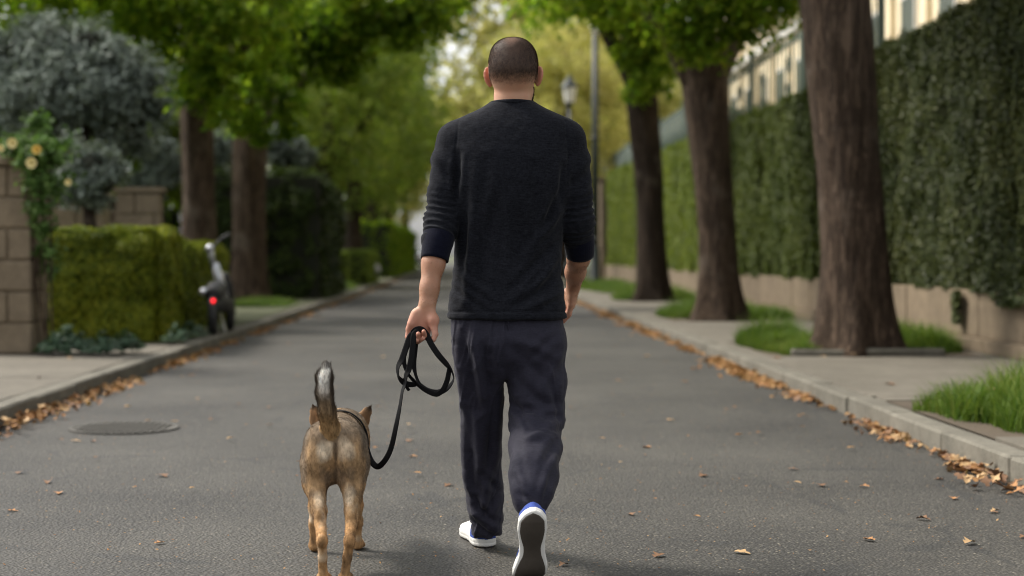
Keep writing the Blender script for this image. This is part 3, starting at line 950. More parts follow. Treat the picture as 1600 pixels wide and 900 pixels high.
def far_tree(x, y, s_, rot, k, lm, label, group=None, sx=1.0):
    e = empty('street_tree', (x, y, KH), label, 'tree', group)
    e.scale = (s_ * sx, s_ * sx, s_); e.rotation_euler = (0, 0, rot)
    for nm, me in zip(('trunk', 'limb', 'crown'), protos[k]):
        o = bpy.data.objects.new(nm, me); COL.objects.link(o); o.parent = e
        if nm == 'crown':
            o.material_slots[0].link = 'OBJECT'; o.material_slots[0].material = lm
    return e
FT = [(-4.4, 47, 1.0, 0, L_mid, 'mid green tree behind the far low hedges'),
      (-3.9, 53, 1.0, 1, L_mid, 'one of two close brown trunks behind the far low hedges'),
      (-6.5, 40, .95, 2, L_mid, 'green tree rising behind the tall dark hedge'),
      (-9.5, 33, .9, 3, L_dark, 'dark green garden tree far left behind the blue conifer'),
      (-4.6, 62, 1.05, 3, L_mid, 'bushy green tree on the left past the low hedges'),
      (-4.4, 74, 1.1, 2, L_mid, 'left side tree further down the street'),
      (-4.6, 90, 1.2, 0, L_yel, 'yellowish tree on the left near the end of the street'),
      (-4.6, 112, 1.3, 1, L_yel, 'left tree at the end of the street'),
      (-12, 52, 1.3, 1, L_dark, 'dark tree in the gardens left of the street'),
      (-11, 24, 1.0, 0, L_dark, 'dark tree above the blue conifer at the left edge'),
      (3.7, 60, 1.1, 1, L_yel, 'yellow green tree on the right beyond the lamp posts'),
      (4.6, 70, 1.2, 2, L_yel, 'yellow green tree behind the tall lamp post'),
      (6.8, 78, 1.3, 3, L_yel, 'light yellow tree beyond the far railing'),
      (3.6, 82, 1.25, 0, L_yel, 'pale hazy tree behind the man on the right'),
      (9.5, 90, 1.4, 1, L_yel, 'light green tree behind the railing and building end'),
      (3.8, 105, 1.4, 2, L_yel, 'yellow tree near the end of the street on the right'),
      (3.5, 86, 2.4, 1, L_yel, 'very tall pale tree overhanging the far street from the right'),
      (-8.5, 98, 2.3, 3, L_yel, 'very tall pale tree overhanging the far street from the left'),
      (1.0, 120, 1.5, 1, L_yel, 'tall yellow green tree where the street ends, left of the man'),
      (2.2, 128, 2.0, 2, L_yel, 'tall yellow green tree where the street ends, behind the man'),
      (-5.4, 82, 1.5, 1, L_mid, 'large green tree leaning over the far street from the left'),
      (6.4, 100, 1.9, 0, L_yel, 'tall yellow tree behind the lantern lamp post'),
      (12, 115, 2.1, 3, L_yel, 'tall pale tree right of the street end'),
      (-10, 100, 2.0, 0, L_mid, 'large green garden tree far off on the left'),
      (-14, 70, 1.8, 2, L_mid, 'broad green garden tree behind the tall dark hedge'),
      (0.4, 150, 1.7, 3, L_yel, 'pale yellow tree closing the end of the street'),
      (-7, 140, 1.7, 2, L_mid, 'green tree closing the end of the street on the left'),
      (7.5, 145, 1.8, 0, L_yel, 'broad pale tree closing the end of the street on the right')]
for i, (x, y, s_, k, lm, lab) in enumerate(FT):
    far_tree(x, y, s_, i * 1.7, k, lm, lab)

# ------------------------------------------------------------------ left side
def box_hedge(name, x0, x1, y0, y1, H, size, n, mat, label, seed, z=KH, rnd=.12, rough=.05):
    rr = np.random.default_rng(seed)
    e = empty(name, ((x0 + x1) / 2, y0, z), label, 'hedge')
    MB().box(((x0 + x1) / 2, (y0 + y1) / 2, z + H / 2 - .06), (x1 - x0 - .2, y1 - y0 - .2, H - .14)).build('hedge_core', M_core, e)
    A = np.array([(y1 - y0) * H, (y1 - y0) * H, (x1 - x0) * H, (x1 - x0) * H, (x1 - x0) * (y1 - y0)]); A /= A.sum()
    f = rr.choice(5, n, p=A); u = rr.random(n); v = rr.random(n)
    p = np.empty((n, 3)); N = np.zeros((n, 3))
    X = x0 + (x1 - x0) * u; Y = y0 + (y1 - y0) * u; Z = z + H * v
    for k, (ax, val, sg) in enumerate(((0, x0, -1), (0, x1, 1), (1, y0, -1), (1, y1, 1))):
        m = f == k
        p[m] = np.stack([np.full(m.sum(), val) if ax == 0 else X[m], Y[m] if ax == 0 else np.full(m.sum(), val), Z[m]], 1)
        N[m, ax] = sg
    m = f == 4; p[m] = np.stack([X[m], y0 + (y1 - y0) * v[m], np.full(m.sum(), z + H)], 1); N[m, 2] = 1
    # round the edges
    c = np.array([(x0 + x1) / 2, (y0 + y1) / 2, z + H / 2]); hf = np.array([(x1 - x0) / 2, (y1 - y0) / 2, H / 2])
    q = p - c; over = np.maximum(np.abs(q) - (hf - rnd), 0); over[:, 2] *= (q[:, 2] > 0)
    l = np.linalg.norm(over, axis=1)[:, None]; kk = l > 1e-6
    q = np.where(kk, np.sign(q) * (np.abs(q) - over + over / np.maximum(l, 1e-6) * rnd), q)
    dep = rr.random(n) ** 2 * .12
    b = rough * fbm(p * 3.5, 2, seed) * 1.6
    p = c + q + N * (b - dep)[:, None]
    N = unit(N + np.array([0, 0, .5]) + rr.normal(0, .5, (n, 3)))
    V, T = leaf_quads(p, N, size * rr.uniform(.6, 1.3, n), rr, .7)
    tag(link('hedge_foliage', np_mesh('hedge_foliage', V, T, False), mat, e), kind='stuff')
    return e
box_hedge('clipped_hedge', -4.5, -3.22, 16.0, 17.6, 1.2, .036, 75000, L_hedge, 'clipped yellow green hedge beside the stone pillar, the taller nearer one', 71, rnd=.2, rough=.055)
box_hedge('clipped_hedge', -4.9, -3.3, 17.8, 21.5, 1.08, .042, 62000, L_hedge, 'lower clipped hedge behind the near one, next to the parked scooter', 72, rnd=.2, rough=.055)
box_hedge('tall_hedge', -5.6, -2.98, 31.6, 37, 2.65, .09, 42000, L_evergreen, 'tall dark rounded hedge behind the two left tree trunks', 73, rnd=.55, rough=.22)
box_hedge('clipped_hedge', -4.3, -2.98, 46.5, 52, 1.06, .08, 14000, L_mid, 'far low light green hedge past the driveway gap', 74)
box_hedge('clipped_hedge', -4.6, -3.5, 43.5, 45.9, 1.0, .08, 8000, L_mid, 'small low hedge in front of the white gate pillar', 75)
box_hedge('tall_hedge', -4.3, -3.0, 60, 90, 2.2, .14, 20000, L_dark, 'long dark hedge on the left near the end of the street', 76, rough=.2)

box_hedge('tall_hedge', 6.3, 7.6, 37, 66, 4.5, .14, 26000, L_evergreen, 'dark hedge standing behind the far end of the green railing', 79, rough=.2)
# stone pillar
pil = empty('gate_pillar', (-4.3, 14.4, KH), 'square brown stone block pillar at the left edge of the frame', 'pillar')
H0 = KH
for k in range(6):
    hgt = .29
    w = .62
    ds = .22 if k % 2 else .40
    for (xa, xb) in ((-4.62, -4.0 - ds), (-4.0 - ds, -4.0)):
        MB().box(((xa + xb) / 2, 14.4, H0 + hgt / 2), (xb - xa - .012, .6, hgt - .014), bev=.014, jit=.004).build('pillar_block', M_block, pil)
    H0 += hgt
MB().box((-4.31, 14.4, H0 - .87), (.56, .54, 1.72)).build('pillar_core', M_block, pil)
MB().box((-4.31, 14.4, H0 + .045), (.7, .7, .09), bev=.02, jit=.004).build('pillar_cap', M_block, pil)
# garden walls behind
def stone_wall(name, x0, x1, y, z1, label, bw=.55, bh=.3, th=.3):
    e = empty(name, ((x0 + x1) / 2, y, KH), label, 'wall')
    z = KH; r = 0
    while z < z1 - .02:
        h = min(bh, z1 - z); x = x0 - (bw / 2 if r % 2 else 0)
        while x < x1:
            a, b = max(x, x0), min(x + bw, x1)
            if b - a > .04: MB().box(((a + b) / 2, y + R.normal(0, .006), z + h / 2), (b - a - .012, th, h - .012), bev=.012, jit=.004).build('stone_block', M_block, e)
            x += bw
        z += h; r += 1
    MB().box(((x0 + x1) / 2, y, z1 + .04), (x1 - x0 + .08, th + .08, .08), bev=.015).build('coping', M_block, e)
    return e
stone_wall('garden_wall', -5.35, -4.45, 19.0, 1.72, 'brown stone garden wall section above the near clipped hedge')
stone_wall('garden_wall', -5.05, -4.42, 22.2, 1.93, 'taller brown stone pier between the clipped hedge and the left tree trunk')
stone_wall('garden_wall', -9.5, -5.1, 22.6, 1.6, 'long brown garden wall under the blue conifer')
M_white = mat_plain('white_paint', (.62, .58, .53), .6)
wp = empty('gate_pillar', (-4.35, 49.5, KH), 'slim white gate pillar standing beyond the tall dark hedge', 'pillar')
MB().box((-4.35, 49.5, KH + 1.15), (.32, .32, 2.3), bev=.02).build('shaft', M_white, wp)
MB().box((-4.35, 49.5, KH + 1.7), (.38, .38, .08), bev=.01).build('band', M_white, wp)
MB().box((-4.35, 49.5, KH + 2.36), (.44, .44, .12), bev=.02).ball((-4.35, 49.5, KH + 2.52), .13).build('cap', M_white, wp)

# blue conifers
def bush(name, label, cl, n, size, mat, seed, cat='shrub', stem=None, **k):
    c0 = np.array(cl)[:, :3].mean(0)
    e = empty(name, (c0[0], c0[1], KH), label, cat)
    link('foliage', crown_mesh('foliage', cl, n, size, mat, seed, **k), None, e)
    mb = MB(); bark_tube(mb, [(c0[0], c0[1], KH), (c0[0] + .05, c0[1], c0[2] * .5), (c0[0], c0[1], c0[2])], [.12, .1, .05], 10, seed, .2)
    mb.build('stem', M_barkd, e, True)
    core = MB()
    for q in cl:
        core.ball(q[:3], q[3] * .55, 8, 5)
    tag(core.build('bush_core', M_core, e, True), kind='stuff')  # solid dark balls filling the bush behind its leaves
    return e
D = 22
blob = [C(x, y, d, r) for (x, y, d, r) in ((40, 90, 22, .55), (90, 75, 21.8, .5), (140, 80, 21.6, .5), (185, 95, 21.6, .45), (220, 130, 21.6, .4), (235, 170, 21.8, .35), (60, 140, 21.8, .6), (120, 135, 21.5, .6), (175, 145, 21.5, .5), (210, 185, 21.8, .4), (20, 160, 22, .6), (100, 185, 22, .5), (160, 190, 22, .5), (215, 215, 22.2, .3), (-10, 100, 22.2, .6), (170, 225, 22.4, .35), (60, 50, 22.2, .35))]
bush('blue_conifer', 'large rounded blue grey conifer above the garden wall at upper left', blob, 60000, .075, L_blue, 101, 'tree', fill=.75, up=.5)
blob = [C(x, y, d, r) for (x, y, d, r) in ((110, 250, 18, .3), (145, 260, 17.8, .28), (165, 285, 17.8, .22), (120, 290, 17.8, .28), (85, 255, 18, .25), (150, 310, 17.9, .15), (180, 265, 18, .15))]
bush('blue_shrub', 'small blue grey shrub spilling over the garden wall below the big conifer', blob, 15000, .06, L_blue, 102)
blob = [C(x, y, d, r) for (x, y, d, r) in ((30, 228, 14.1, .11), (60, 238, 14.0, .13), (85, 258, 14.0, .14), (70, 285, 14.0, .15), (95, 300, 14.2, .12), (60, 325, 14.0, .1), (75, 355, 14.1, .1), (70, 390, 14.2, .09), (10, 235, 14.2, .09), (75, 230, 14.2, .1), (100, 275, 14.2, .1), (75, 420, 14.3, .08), (45, 250, 13.95, .09), (90, 215, 14.4, .12), (60, 195, 14.6, .1))]
rose = empty('climbing_rose', (-3.9, 14.1, KH), 'climbing rose with green leaves and yellow blooms over the stone pillar', 'plant')
link('foliage', crown_mesh('foliage', blob, 12000, .06, L_rose, 103, fill=.3), None, rose)
mb = MB()
for k in range(5):
    x = -3.95 + .03 * k
    mb.tube([(x, 14.2, KH), (x + R.normal(0, .05), 14.15, .8), (x + R.normal(0, .06), 14.1, 1.5), (x - .1 * k, 14.05, 2.05)], .009, 5)
mb.build('stem', M_bark, rose, True)
M_petal = mat_plain('yellow_petal', (.88, .74, .36), .6, var=.2, bs=20)
M_petal2 = mat_plain('orange_petal', (.85, .60, .15), .6, var=.2, bs=20)
for i, (px, py, r, mt) in enumerate(((20, 224, .05, 0), (50, 255, .052, 0), (58, 234, .045, 1), (2, 232, .035, 0), (107, 285, .032, 0))):
    c = P(px, py, 13.75); mb = MB(); rr = np.random.default_rng(i)
    for ring, (nn, tilt, rs) in enumerate(((6, .5, 1.0), (5, 1.0, .75), (4, 1.35, .5))):
        for k in range(nn):
            a = 2 * math.pi * (k + .4 * ring) / nn
            d = np.array([math.cos(a), -math.sin(tilt) * .9, math.sin(a)]); s_ = np.array([-math.sin(a), 0, math.cos(a)])
            ax = np.array([math.cos(a) * math.cos(tilt), -math.sin(tilt), math.sin(a) * math.cos(tilt)])
            rr_ = r * rs
            V = [c, c + ax * rr_ * .55 - s_ * rr_ * .5, c + ax * rr_ * 1.05 - s_ * rr_ * .3, c + ax * rr_ * 1.05 + s_ * rr_ * .3, c + ax * rr_ * .55 + s_ * rr_ * .5]
            mb.add(V, None, [[0, 1, 2], [0, 2, 3], [0, 3, 4]])
    mb.build('bloom', M_petal2 if mt else M_petal, rose, True)
# low leafy plants at the hedge foot
rr = np.random.default_rng(44)
for i, (px, py) in enumerate(((85, 548), (125, 545), (160, 548), (195, 545), (105, 535), (275, 530), (300, 522))):
    D = .92 * F / (py + 8 - VY); c = P(px, py, D); c[2] = KH
    n = 130 if i < 5 else 70
    a = rr.uniform(0, 2 * np.pi, n); rad = rr.random(n) ** .6 * .19
    p = np.stack([c[0] + rad * np.cos(a), c[1] + rad * np.sin(a), KH + .05 + .17 * rr.random(n) * (1.2 - rad / .19)], 1)
    N = unit(np.stack([np.cos(a) * .6, np.sin(a) * .6, np.ones(n)], 1) + rr.normal(0, .25, (n, 3)))
    V, T = leaf_quads(p, N, .085 * rr.uniform(.6, 1.3, n), rr, .7)
    lab = ['leafy low plant nearest the stone pillar foot', 'second low plant from the pillar, at the hedge foot', 'middle low plant at the hedge foot', 'low dark leafy plant under the right corner of the near hedge', 'low plant tucked back against the near hedge', 'sparse low plant on the soil left of the scooter', 'small low plant right beside the scooter wheel'][i]
    tag(link('low_plant', np_mesh('low_plant', V, T, False), L_hosta), lab, 'plant')
# pale shrubs seen between trunks
bush('pale_shrub', 'pale grey green shrub glimpsed between the two left trunks', [C(x, y, 34, r) for (x, y, r) in ((345, 215, .45), (350, 240, .4), (445, 230, .5), (460, 245, .45), (430, 215, .4))], 9000, .12, L_blue, 105)
bush('pale_shrub', 'pale grey green shrub left of the left tree trunk', [C(x, y, 32, r) for (x, y, r) in ((250, 240, .45), (262, 265, .4), (235, 290, .4))], 7000, .12, L_blue, 106)
bush('garden_shrub', 'green shrubs above the garden wall left of the tree trunk', [C(x, y, 34, r) for (x, y, r) in ((225, 250, .5), (270, 300, .5), (230, 320, .5), (270, 200, .5), (345, 290, .5), (350, 340, .5), (220, 340, .5))], 16000, .1, L_mid, 107)
bush('dark_shrub', 'dark evergreen shrub in shade behind the clipped hedges', [C(x, y, 33, r) for (x, y, r) in ((265, 340, .4), (262, 375, .4), (340, 330, .4), (345, 380, .5), (270, 410, .5), (210, 290, .4), (120, 260, .7), (190, 240, .5), (20, 230, .8), (60, 290, .8))], 22000, .1, L_dark, 108)
# pale round boulder and a parked car at the far left kerb
mb = MB(); mb.ball(P(586, 420, 50) + np.array([0, 0, -.02]), (.2, .2, .2), 12, 8)
MV = mb.v[0]; mb.v[0] = MV + .03 * noise3(MV * 5)[:, None]
tag(mb.build('boulder', mat_concrete('pale_granite', (.5, .5, .52), (.36, .36, .38)), None, True), 'pale rounded boulder at the end of the far low hedge', 'boulder')

M_lens = mat_plain('dull_red_lens', (.16, .02, .02), .3)
M_carp = mat_plain('car_paint_silver', (.55, .58, .62), .3, .4)
M_blk = mat_plain('black_rubber', (.02, .02, .02), .6)
M_glass = mat_plain('car_glass', (.05, .06, .07), .08)
M_red = mat_plain('red_lens', (.5, .01, .01), .2)
def car(x, y, label):
    e = empty('parked_car', (x, y, 0), label, 'car')
    prof = [(0, .35), (0, .75), (.1, 1.0), (.55, 1.06), (.95, 1.42), (1.5, 1.5), (2.4, 1.46), (3.1, 1.05), (3.9, .92), (4.25, .7), (4.3, .35)]
    V = []; n = len(prof)
    for sx, ins in ((-1, 0), (1, 0)):
        for (yy, zz) in prof:
            wdt = .86 - .16 * max(0, (zz - .95) / .55)
            V.append([x + sx * wdt, y + yy, zz])
    Q = [[i, (i + 1) % n, n + (i + 1) % n, n + i] for i in range(n)]
    T = [[0, i + 1, i] for i in range(1, n - 1)] + [[n, n + i, n + i + 1] for i in range(1, n - 1)]
    MB().add(V, Q, T).build('body', M_carp, e)
    MB().add([[x - .66, y + .56, 1.1], [x + .66, y + .56, 1.1], [x + .58, y + .9, 1.4], [x - .58, y + .9, 1.4]], [[0, 1, 2, 3]]).build('rear_window', M_glass, e)
    for sx in (-1, 1):
        MB().box((x + sx * .84, y + 1.7, 1.22), (.06, 1.7, .3)).build('side_window', M_glass, e)
        MB().box((x + sx * .68, y - .01, .85), (.26, .05, .16), bev=.01).build('tail_light', M_lens, e)
        for yy in (.8, 3.45):
            w = MB().tube([(x + sx * .72, y + yy, .32), (x + sx * .88, y + yy, .32)], .32, 18).build('wheel', M_blk, e)
            MB().tube([(x + sx * .86, y + yy, .32), (x + sx * .89, y + yy, .32)], .19, 14).build('rim', M_carp, w)
    MB().box((x, y - .03, .45), (1.6, .12, .2), bev=.03).build('bumper', M_blk, e)
car(-3.9, 104, 'silver car parked far away at the left kerb')

# lamp posts
M_post = mat_plain('lamp_post_green_black', (.022, .03, .028), .5)
M_lglass = mat_plain('frosted_lamp_glass', (.75, .73, .66), .4)
e = empty('lamp_post', (3.75, 45, KH), 'tall slim grey lamp post on the grass verge, small white lamp on top', 'lamp post')
x, y = 3.75, 45
MB().tube([(x, y, KH), (x, y, .3), (x, y, .34), (x, y, 1.25), (x, y, 1.35)], [.2, .2, .155, .14, .1], 14).build('base', M_post, e, True)
MB().tube([(x, y, 1.3), (x, y, 4.4), (x, y, 7.55)], [.12, .10, .085], 12).build('pole', M_post, e, True)
for z in (1.45, 4.4): MB().tube([(x, y, z), (x, y, z + .1)], .12, 12).build('collar', M_post, e, True)
MB().tube([(x, y, 7.5), (x, y, 7.62), (x, y, 7.9)], [.08, .13, .17], 12).build('lamp_head', M_lglass, e, True)
MB().tube([(x, y, 7.9), (x, y, 7.96), (x, y, 8.05)], [.2, .15, .03], 12).build('lamp_cap', M_post, e, True)
e = empty('lamp_post', (2.87, 43, KH), 'old fashioned lantern lamp post seen above the man\'s right shoulder', 'lamp post')
x, y = (890 - VX) / F * 43, 43
MB().tube([(x, y, KH), (x, y, .8), (x, y, .9), (x, y, 5.2)], [.14, .12, .06, .045], 12).build('pole', M_post, e, True)
MB().tube([(x, y, 5.2), (x, y, 5.26), (x, y, 5.30)], [.05, .15, .1], 8).build('lantern_base', M_post, e)
MB().tube([(x, y, 5.3), (x, y, 5.72)], [.14, .2], 6).build('lantern_glass', M_lglass, e)
MB().tube([(x, y, 5.72), (x, y, 5.78), (x, y, 5.95), (x, y, 6.0), (x, y, 6.12)], [.25, .22, .09, .06, .02], 6).build('lantern_roof', M_post, e)
for k in range(6):
    a = k * math.pi / 3
    MB().tube([(x + .14 * math.cos(a), y + .14 * math.sin(a), 5.3), (x + .2 * math.cos(a), y + .2 * math.sin(a), 5.72)], .012, 5).build('lantern_rib', M_post, e)

# manhole cover
e = empty('manhole_cover', (-2.05, 9.18, 0), 'round dark iron manhole cover in the asphalt on the left', 'manhole cover')
M_iron = mat_plain('cast_iron', (.085, .08, .07), .9, 0, .4, 12)
mx, my = -2.05, 9.18
th = np.arange(40) / 40 * 2 * math.pi
V = []
for (r, z) in ((.325, .004), (.325, .010), (.30, .010), (.30, .005)):
    V += [[mx + r * math.cos(t), my + r * math.sin(t), z] for t in th]
Q = [[r * 40 + i, r * 40 + (i + 1) % 40, (r + 1) * 40 + (i + 1) % 40, (r + 1) * 40 + i] for r in range(3) for i in range(40)]
MB().add(V, Q).build('rim', M_iron, e)
MB().tube([(mx, my, -.02), (mx, my, .006)], .298, 40).build('cover_plate', M_iron, e)
mb = MB()
for i in range(-7, 8):
    for j in range(-7, 8):
        if math.hypot(i, j) * .041 < .28: mb.box((mx + i * .041, my + j * .041, .009), (.024, .024, .012), rz=.0, bev=.003)
tag(mb.build('tread_studs', M_iron, e), kind='stuff')
# parked scooter
M_silver = mat_plain('silver_paint', (.62, .63, .66), .3, .6)
M_dkpl = mat_plain('black_plastic', (.012, .012, .014), .65)
def Q3(px, py, D): return P(px, py, D)
sc = empty('parked_scooter', (-2.95, 17.7, KH), 'small black scooter with silver steering column and red tail light parked by the kerb', 'scooter')
def wheel(px, D, r, nm='wheel'):
    c = np.array([(px - VX) / F * D, D, KH + r])
    ax = np.array([1, .12, 0]); ax /= np.linalg.norm(ax); u = np.array([-.12, 1, 0]); u /= np.linalg.norm(u)
    th = np.linspace(0, 2 * math.pi, 29)
    pts = c + r * .78 * (np.cos(th)[:, None] * u + np.sin(th)[:, None] * np.array([0, 0, 1]))
    w = MB().tube(pts, r * .24, 8, False).build('wheel', M_blk, sc, True)
    MB().tube([c - ax * .03, c + ax * .03], r * .45, 14).build('rim', M_silver, w)
    MB().tube([c - ax * .07, c + ax * .07], .015, 6).build('axle', M_dkpl, w)
wheel(333, 17.6, .22); wheel(360, 18.75, .22)
mb = MB(); bark_tube(mb, [Q3(334, 482, 17.7), Q3(338, 472, 17.9), Q3(346, 472, 18.2), Q3(355, 480, 18.6)], [.07, .11, .12, .08], 12, 3, 0, 4, .02); mb.build('body', M_dkpl, sc, True)
mb = MB(); bark_tube(mb, [Q3(331, 462, 17.6), Q3(335, 455, 17.9), Q3(342, 452, 18.2)], [.08, .13, .10], 12, 3, 0, 4, .02); mb.build('seat', M_dkpl, sc, True)
mb = MB().tube([Q3(333, 470, 17.42), Q3(333, 470, 17.5)], [.018, .023], 14); mb.build('tail_light', M_red, sc, True)
mr = M_red.node_tree.nodes['Principled BSDF']; mr.inputs['Emission Color'].default_value = (1, .01, .02, 1); mr.inputs['Emission Strength'].default_value = 1.6
MB().tube([Q3(352, 470, 18.4), Q3(344, 440, 18.35), Q3(336, 412, 18.3)], [.055, .06, .045], 12).build('steering_column', M_silver, sc, True)
MB().tube([Q3(333, 415, 18.3), Q3(331, 400, 18.28), Q3(329, 385, 18.25)], [.035, .035, .03], 10).build('stem', M_silver, sc, True)
MB().ball(Q3(328, 388, 18.2), (.05, .04, .05)).build('headset', M_silver, sc, True)
MB().tube([Q3(322, 392, 18.1), Q3(332, 386, 18.25), Q3(345, 374, 18.45), Q3(358, 366, 18.6)], [.014, .014, .017, .017], 8).build('handlebar', M_dkpl, sc, True)
MB().tube([Q3(346, 373, 18.44), Q3(358, 366, 18.6)], .024, 8).build('grip', M_blk, sc, True)
MB().ball(Q3(319, 456, 17.7), (.06, .09, .05)).build('side_case', M_silver, sc, True)
mb = MB(); bark_tube(mb, [Q3(349, 470, 18.5), Q3(352, 450, 18.5), Q3(347, 428, 18.45)], [.11, .12, .07], 10, 3, 0, 4, .02); mb.build('leg_shield', M_dkpl, sc, True)
MB().tube([Q3(345, 490, 18.1), Q3(352, 519, 18.0)], .012, 6).build('kickstand', M_silver, sc)

# ------------------------------------------------------------------ fallen leaves
M_fall = mat_leaf('fallen_leaf_brown', [(.13, .06, .025), (.27, .13, .05), (.40, .23, .10), (.52, .37, .19)], .1, .7, 30)
def dry_leaf(seed, simple=False):
    rr = np.random.default_rng(seed)
    # lobed outline round a midrib, curled
    n = 7 if simple else 11
    t = np.linspace(0, 1, n)
    w = .30 * np.sin(math.pi * t ** .8) * (1 + (.45 * np.sign(np.sin(t * math.pi * 5)) * (np.abs(np.sin(t * math.pi * 5))) if not simple else 0))
    w[0] = .012; w[-1] = .01
    mid = np.stack([t - .5, 0 * t, .10 * np.sin(t * math.pi) * rr.uniform(-.5, 1.2) + .10 * (t - .5) ** 2 * rr.uniform(0, 3)], 1)
    cur = rr.uniform(.05, .55); tw = rr.uniform(-.5, .5)
    L = mid + np.stack([0 * t, w, w * cur * (1 + tw * t)], 1); Rr = mid + np.stack([0 * t, -w * rr.uniform(.8, 1.1), w * cur * (1 - tw * t)], 1)
    V = np.concatenate([L, mid, Rr]); a = np.arange(n - 1)
    Q = np.concatenate([np.stack([a, a + n, a + n + 1, a + 1], 1), np.stack([a + n, a + 2 * n, a + 2 * n + 1, a + n + 1], 1)])
    if not simple:
        V = np.concatenate([V, [[-.5, .008, 0], [-.5, -.008, 0], [-.78, 0, .03]]]); m = len(V)
        Q = np.concatenate([Q, [[m - 3, m - 2, m - 1, m - 1]]])[:-1]
        Tt = np.array([[m - 3, m - 2, m - 1]])
    else:
        Tt = np.zeros((0, 3), int)
    return V, Q, Tt
fl_bank = []
fmats = [mat_plain('dry_leaf_tan', (.42, .27, .13), .75, var=.35, bs=3), mat_plain('dry_leaf_orange', (.36, .175, .065), .75, var=.35, bs=3), mat_plain('dry_leaf_brown', (.19, .10, .05), .75, var=.4, bs=3)]
for k in range(9):
    V, Q, T = dry_leaf(200 + k); me = np_mesh('fallen_leaf', V, [Q, T], True); me.materials.append(fmats[k % 3]); fl_bank.append(me)
leaf_spots = []
def strip(edge, side, y0, y1, n, wid):
    """leaves gathered in the gutter; edge = kerb face x"""
    out = []
    while len(out) < n:
        y = y0 * (y1 / y0) ** R.random()
        clump = .5 + .5 * noise3(np.array([[y * .9, side * 3.3, 0]]), 17)[0] + .35 * noise3(np.array([[y * 3.1, side, 0]]), 18)[0]
        if R.random() > max(.06, clump * 1.3 - .25): continue
        d = abs(R.normal(0, wid)) * (.35 + clump) + .015
        pile = max(0, 1 - d / (wid * 1.3)) * clump
        out.append((edge - side * d, y, .004 + .05 * pile * R.random()))
    return out
# leaves readable one by one on the asphalt (photograph pixel -> place on the ground)
GPX = [(1443, 813), (1283, 760), (1357, 845), (1100, 745), (1467, 750), (1350, 762), (1155, 684), (1186, 681), (1250, 655), (1208, 625), (1255, 652), (1147, 640), (985, 805), (1048, 657), (965, 598), (893, 640), (1160, 865),
       (645, 715), (640, 690), (637, 668), (485, 680), (420, 668), (465, 590), (372, 636), (310, 627), (420, 640), (95, 692), (118, 690), (145, 690), (92, 772), (75, 755), (232, 662), (272, 663), (200, 640), (255, 745), (588, 705), (880, 885), (940, 690), (1330, 705), (1420, 700),
       (1010, 700), (1030, 870), (590, 640), (652, 745), (330, 660), (360, 690), (300, 590), (540, 610), (1070, 600), (1240, 735), (1515, 850), (1555, 800), (1490, 780), (1600, 840), (1320, 660), (1285, 640), (150, 720), (30, 740), (20, 800), (250, 850), (700, 760), (906, 560), (1010, 560), (1085, 580), (600, 560), (560, 520), (450, 540), (500, 500), (400, 570)]
for (px, py) in GPX:
    D = CAMZ * F / (py - VY); leaf_spots.append(((px - VX) / F * D, D, .006, R.uniform(.04, .07) if py > 600 else .065))
for i in range(110):
    D = R.uniform(5.3, 26); leaf_spots.append((R.uniform(LX + .1, RX - .1), D, .006, R.uniform(.018, .045)))
pav = [(1553, 608), (1390, 600), (1215, 560), (1330, 553), (1285, 557), (1240, 556), (1500, 640), (60, 590), (110, 560)]
for (px, py) in pav:
    z = .26 if (px, py) == (1553, 608) else KH + .008 + (.05 if py < 561 and px > 1200 else 0)
    D = (CAMZ - z) * F / (py - VY); leaf_spots.append(((px - VX) / F * D, D, z, .085))
gut = strip(RX, 1, 6.6, 60, 2600, .085) + strip(LX, -1, 7.5, 60, 1000, .07)
gut += [(RX - .03 - abs(R.normal(0, .10)), R.normal(6.85, .28), .004 + .04 * R.random()) for _ in range(40)]
gut += [(LX + .02 + abs(R.normal(0, .12)), R.uniform(8.6, 9.9), .004 + .05 * R.random()) for _ in range(80)]
gut = [(x, y, z, R.uniform(.032, .075)) for (x, y, z) in gut]
allv = [(s / y, (x, y, z, s), False) for (x, y, z, s) in leaf_spots] + [(s / y, (x, y, z, s), True) for (x, y, z, s) in gut]
allv.sort(key=lambda t: -t[0])
rest = []
for i, (_, (x, y, z, s_), gutter) in enumerate(allv):
    rot = (R.normal(0, .05 if not gutter else .45), R.normal(0, .05 if not gutter else .45), R.uniform(0, 6.28))
    if i < 300:
        kk_ = int(R.integers(9)); cn_ = ('tan', 'orange', 'brown')[kk_ % 3]; o = link('fallen_leaf', fl_bank[kk_]); o.location = (x, y, z + (-.003 if not gutter else .010)); o.rotation_euler = rot; o.scale = (s_, s_, s_)
        onp = z >= KH
        if gutter: tag(o, '%s leaf in the %s gutter drift, %s' % (cn_, 'right' if x > 0 else 'left', ('nearest the camera' if y < 7.6 else 'beside the near grass tuft' if y < 9.6 else 'between near grass and nearest trunk' if y < 14 else 'level with the nearest trunk or farther') if x > 0 else ('beside the manhole cover' if y < 10.2 else 'beside the pale pavement' if y < 15 else 'beside the clipped hedges or farther')), 'leaf', 'fallen leaves drifted along the kerbs')
        elif onp: tag(o, 'dry %s leaf lying off the road, %s' % (cn_, 'on the left pavement' if x < 0 else 'on the near grass or slab beside it' if y < 10.5 else 'on the right pavement by the stone edging'), 'leaf', 'fallen leaves on the pavements')
        else: tag(o, '%s leaf on the asphalt %s, %s' % (cn_, 'left of the dog' if x < -.55 else 'between dog and man' if x < 0 else 'right of the man' if x < 1.3 else 'toward the right kerb', 'nearer than the man' if y < 5.2 else 'just beyond the man' if y < 7 else 'level with the manhole cover' if y < 10 else 'farther up the road'), 'leaf', 'fallen leaves scattered on the road')
    else: rest.append((x, y, z, s_, rot))
sl = [dry_leaf(300 + k, True) for k in range(6)]
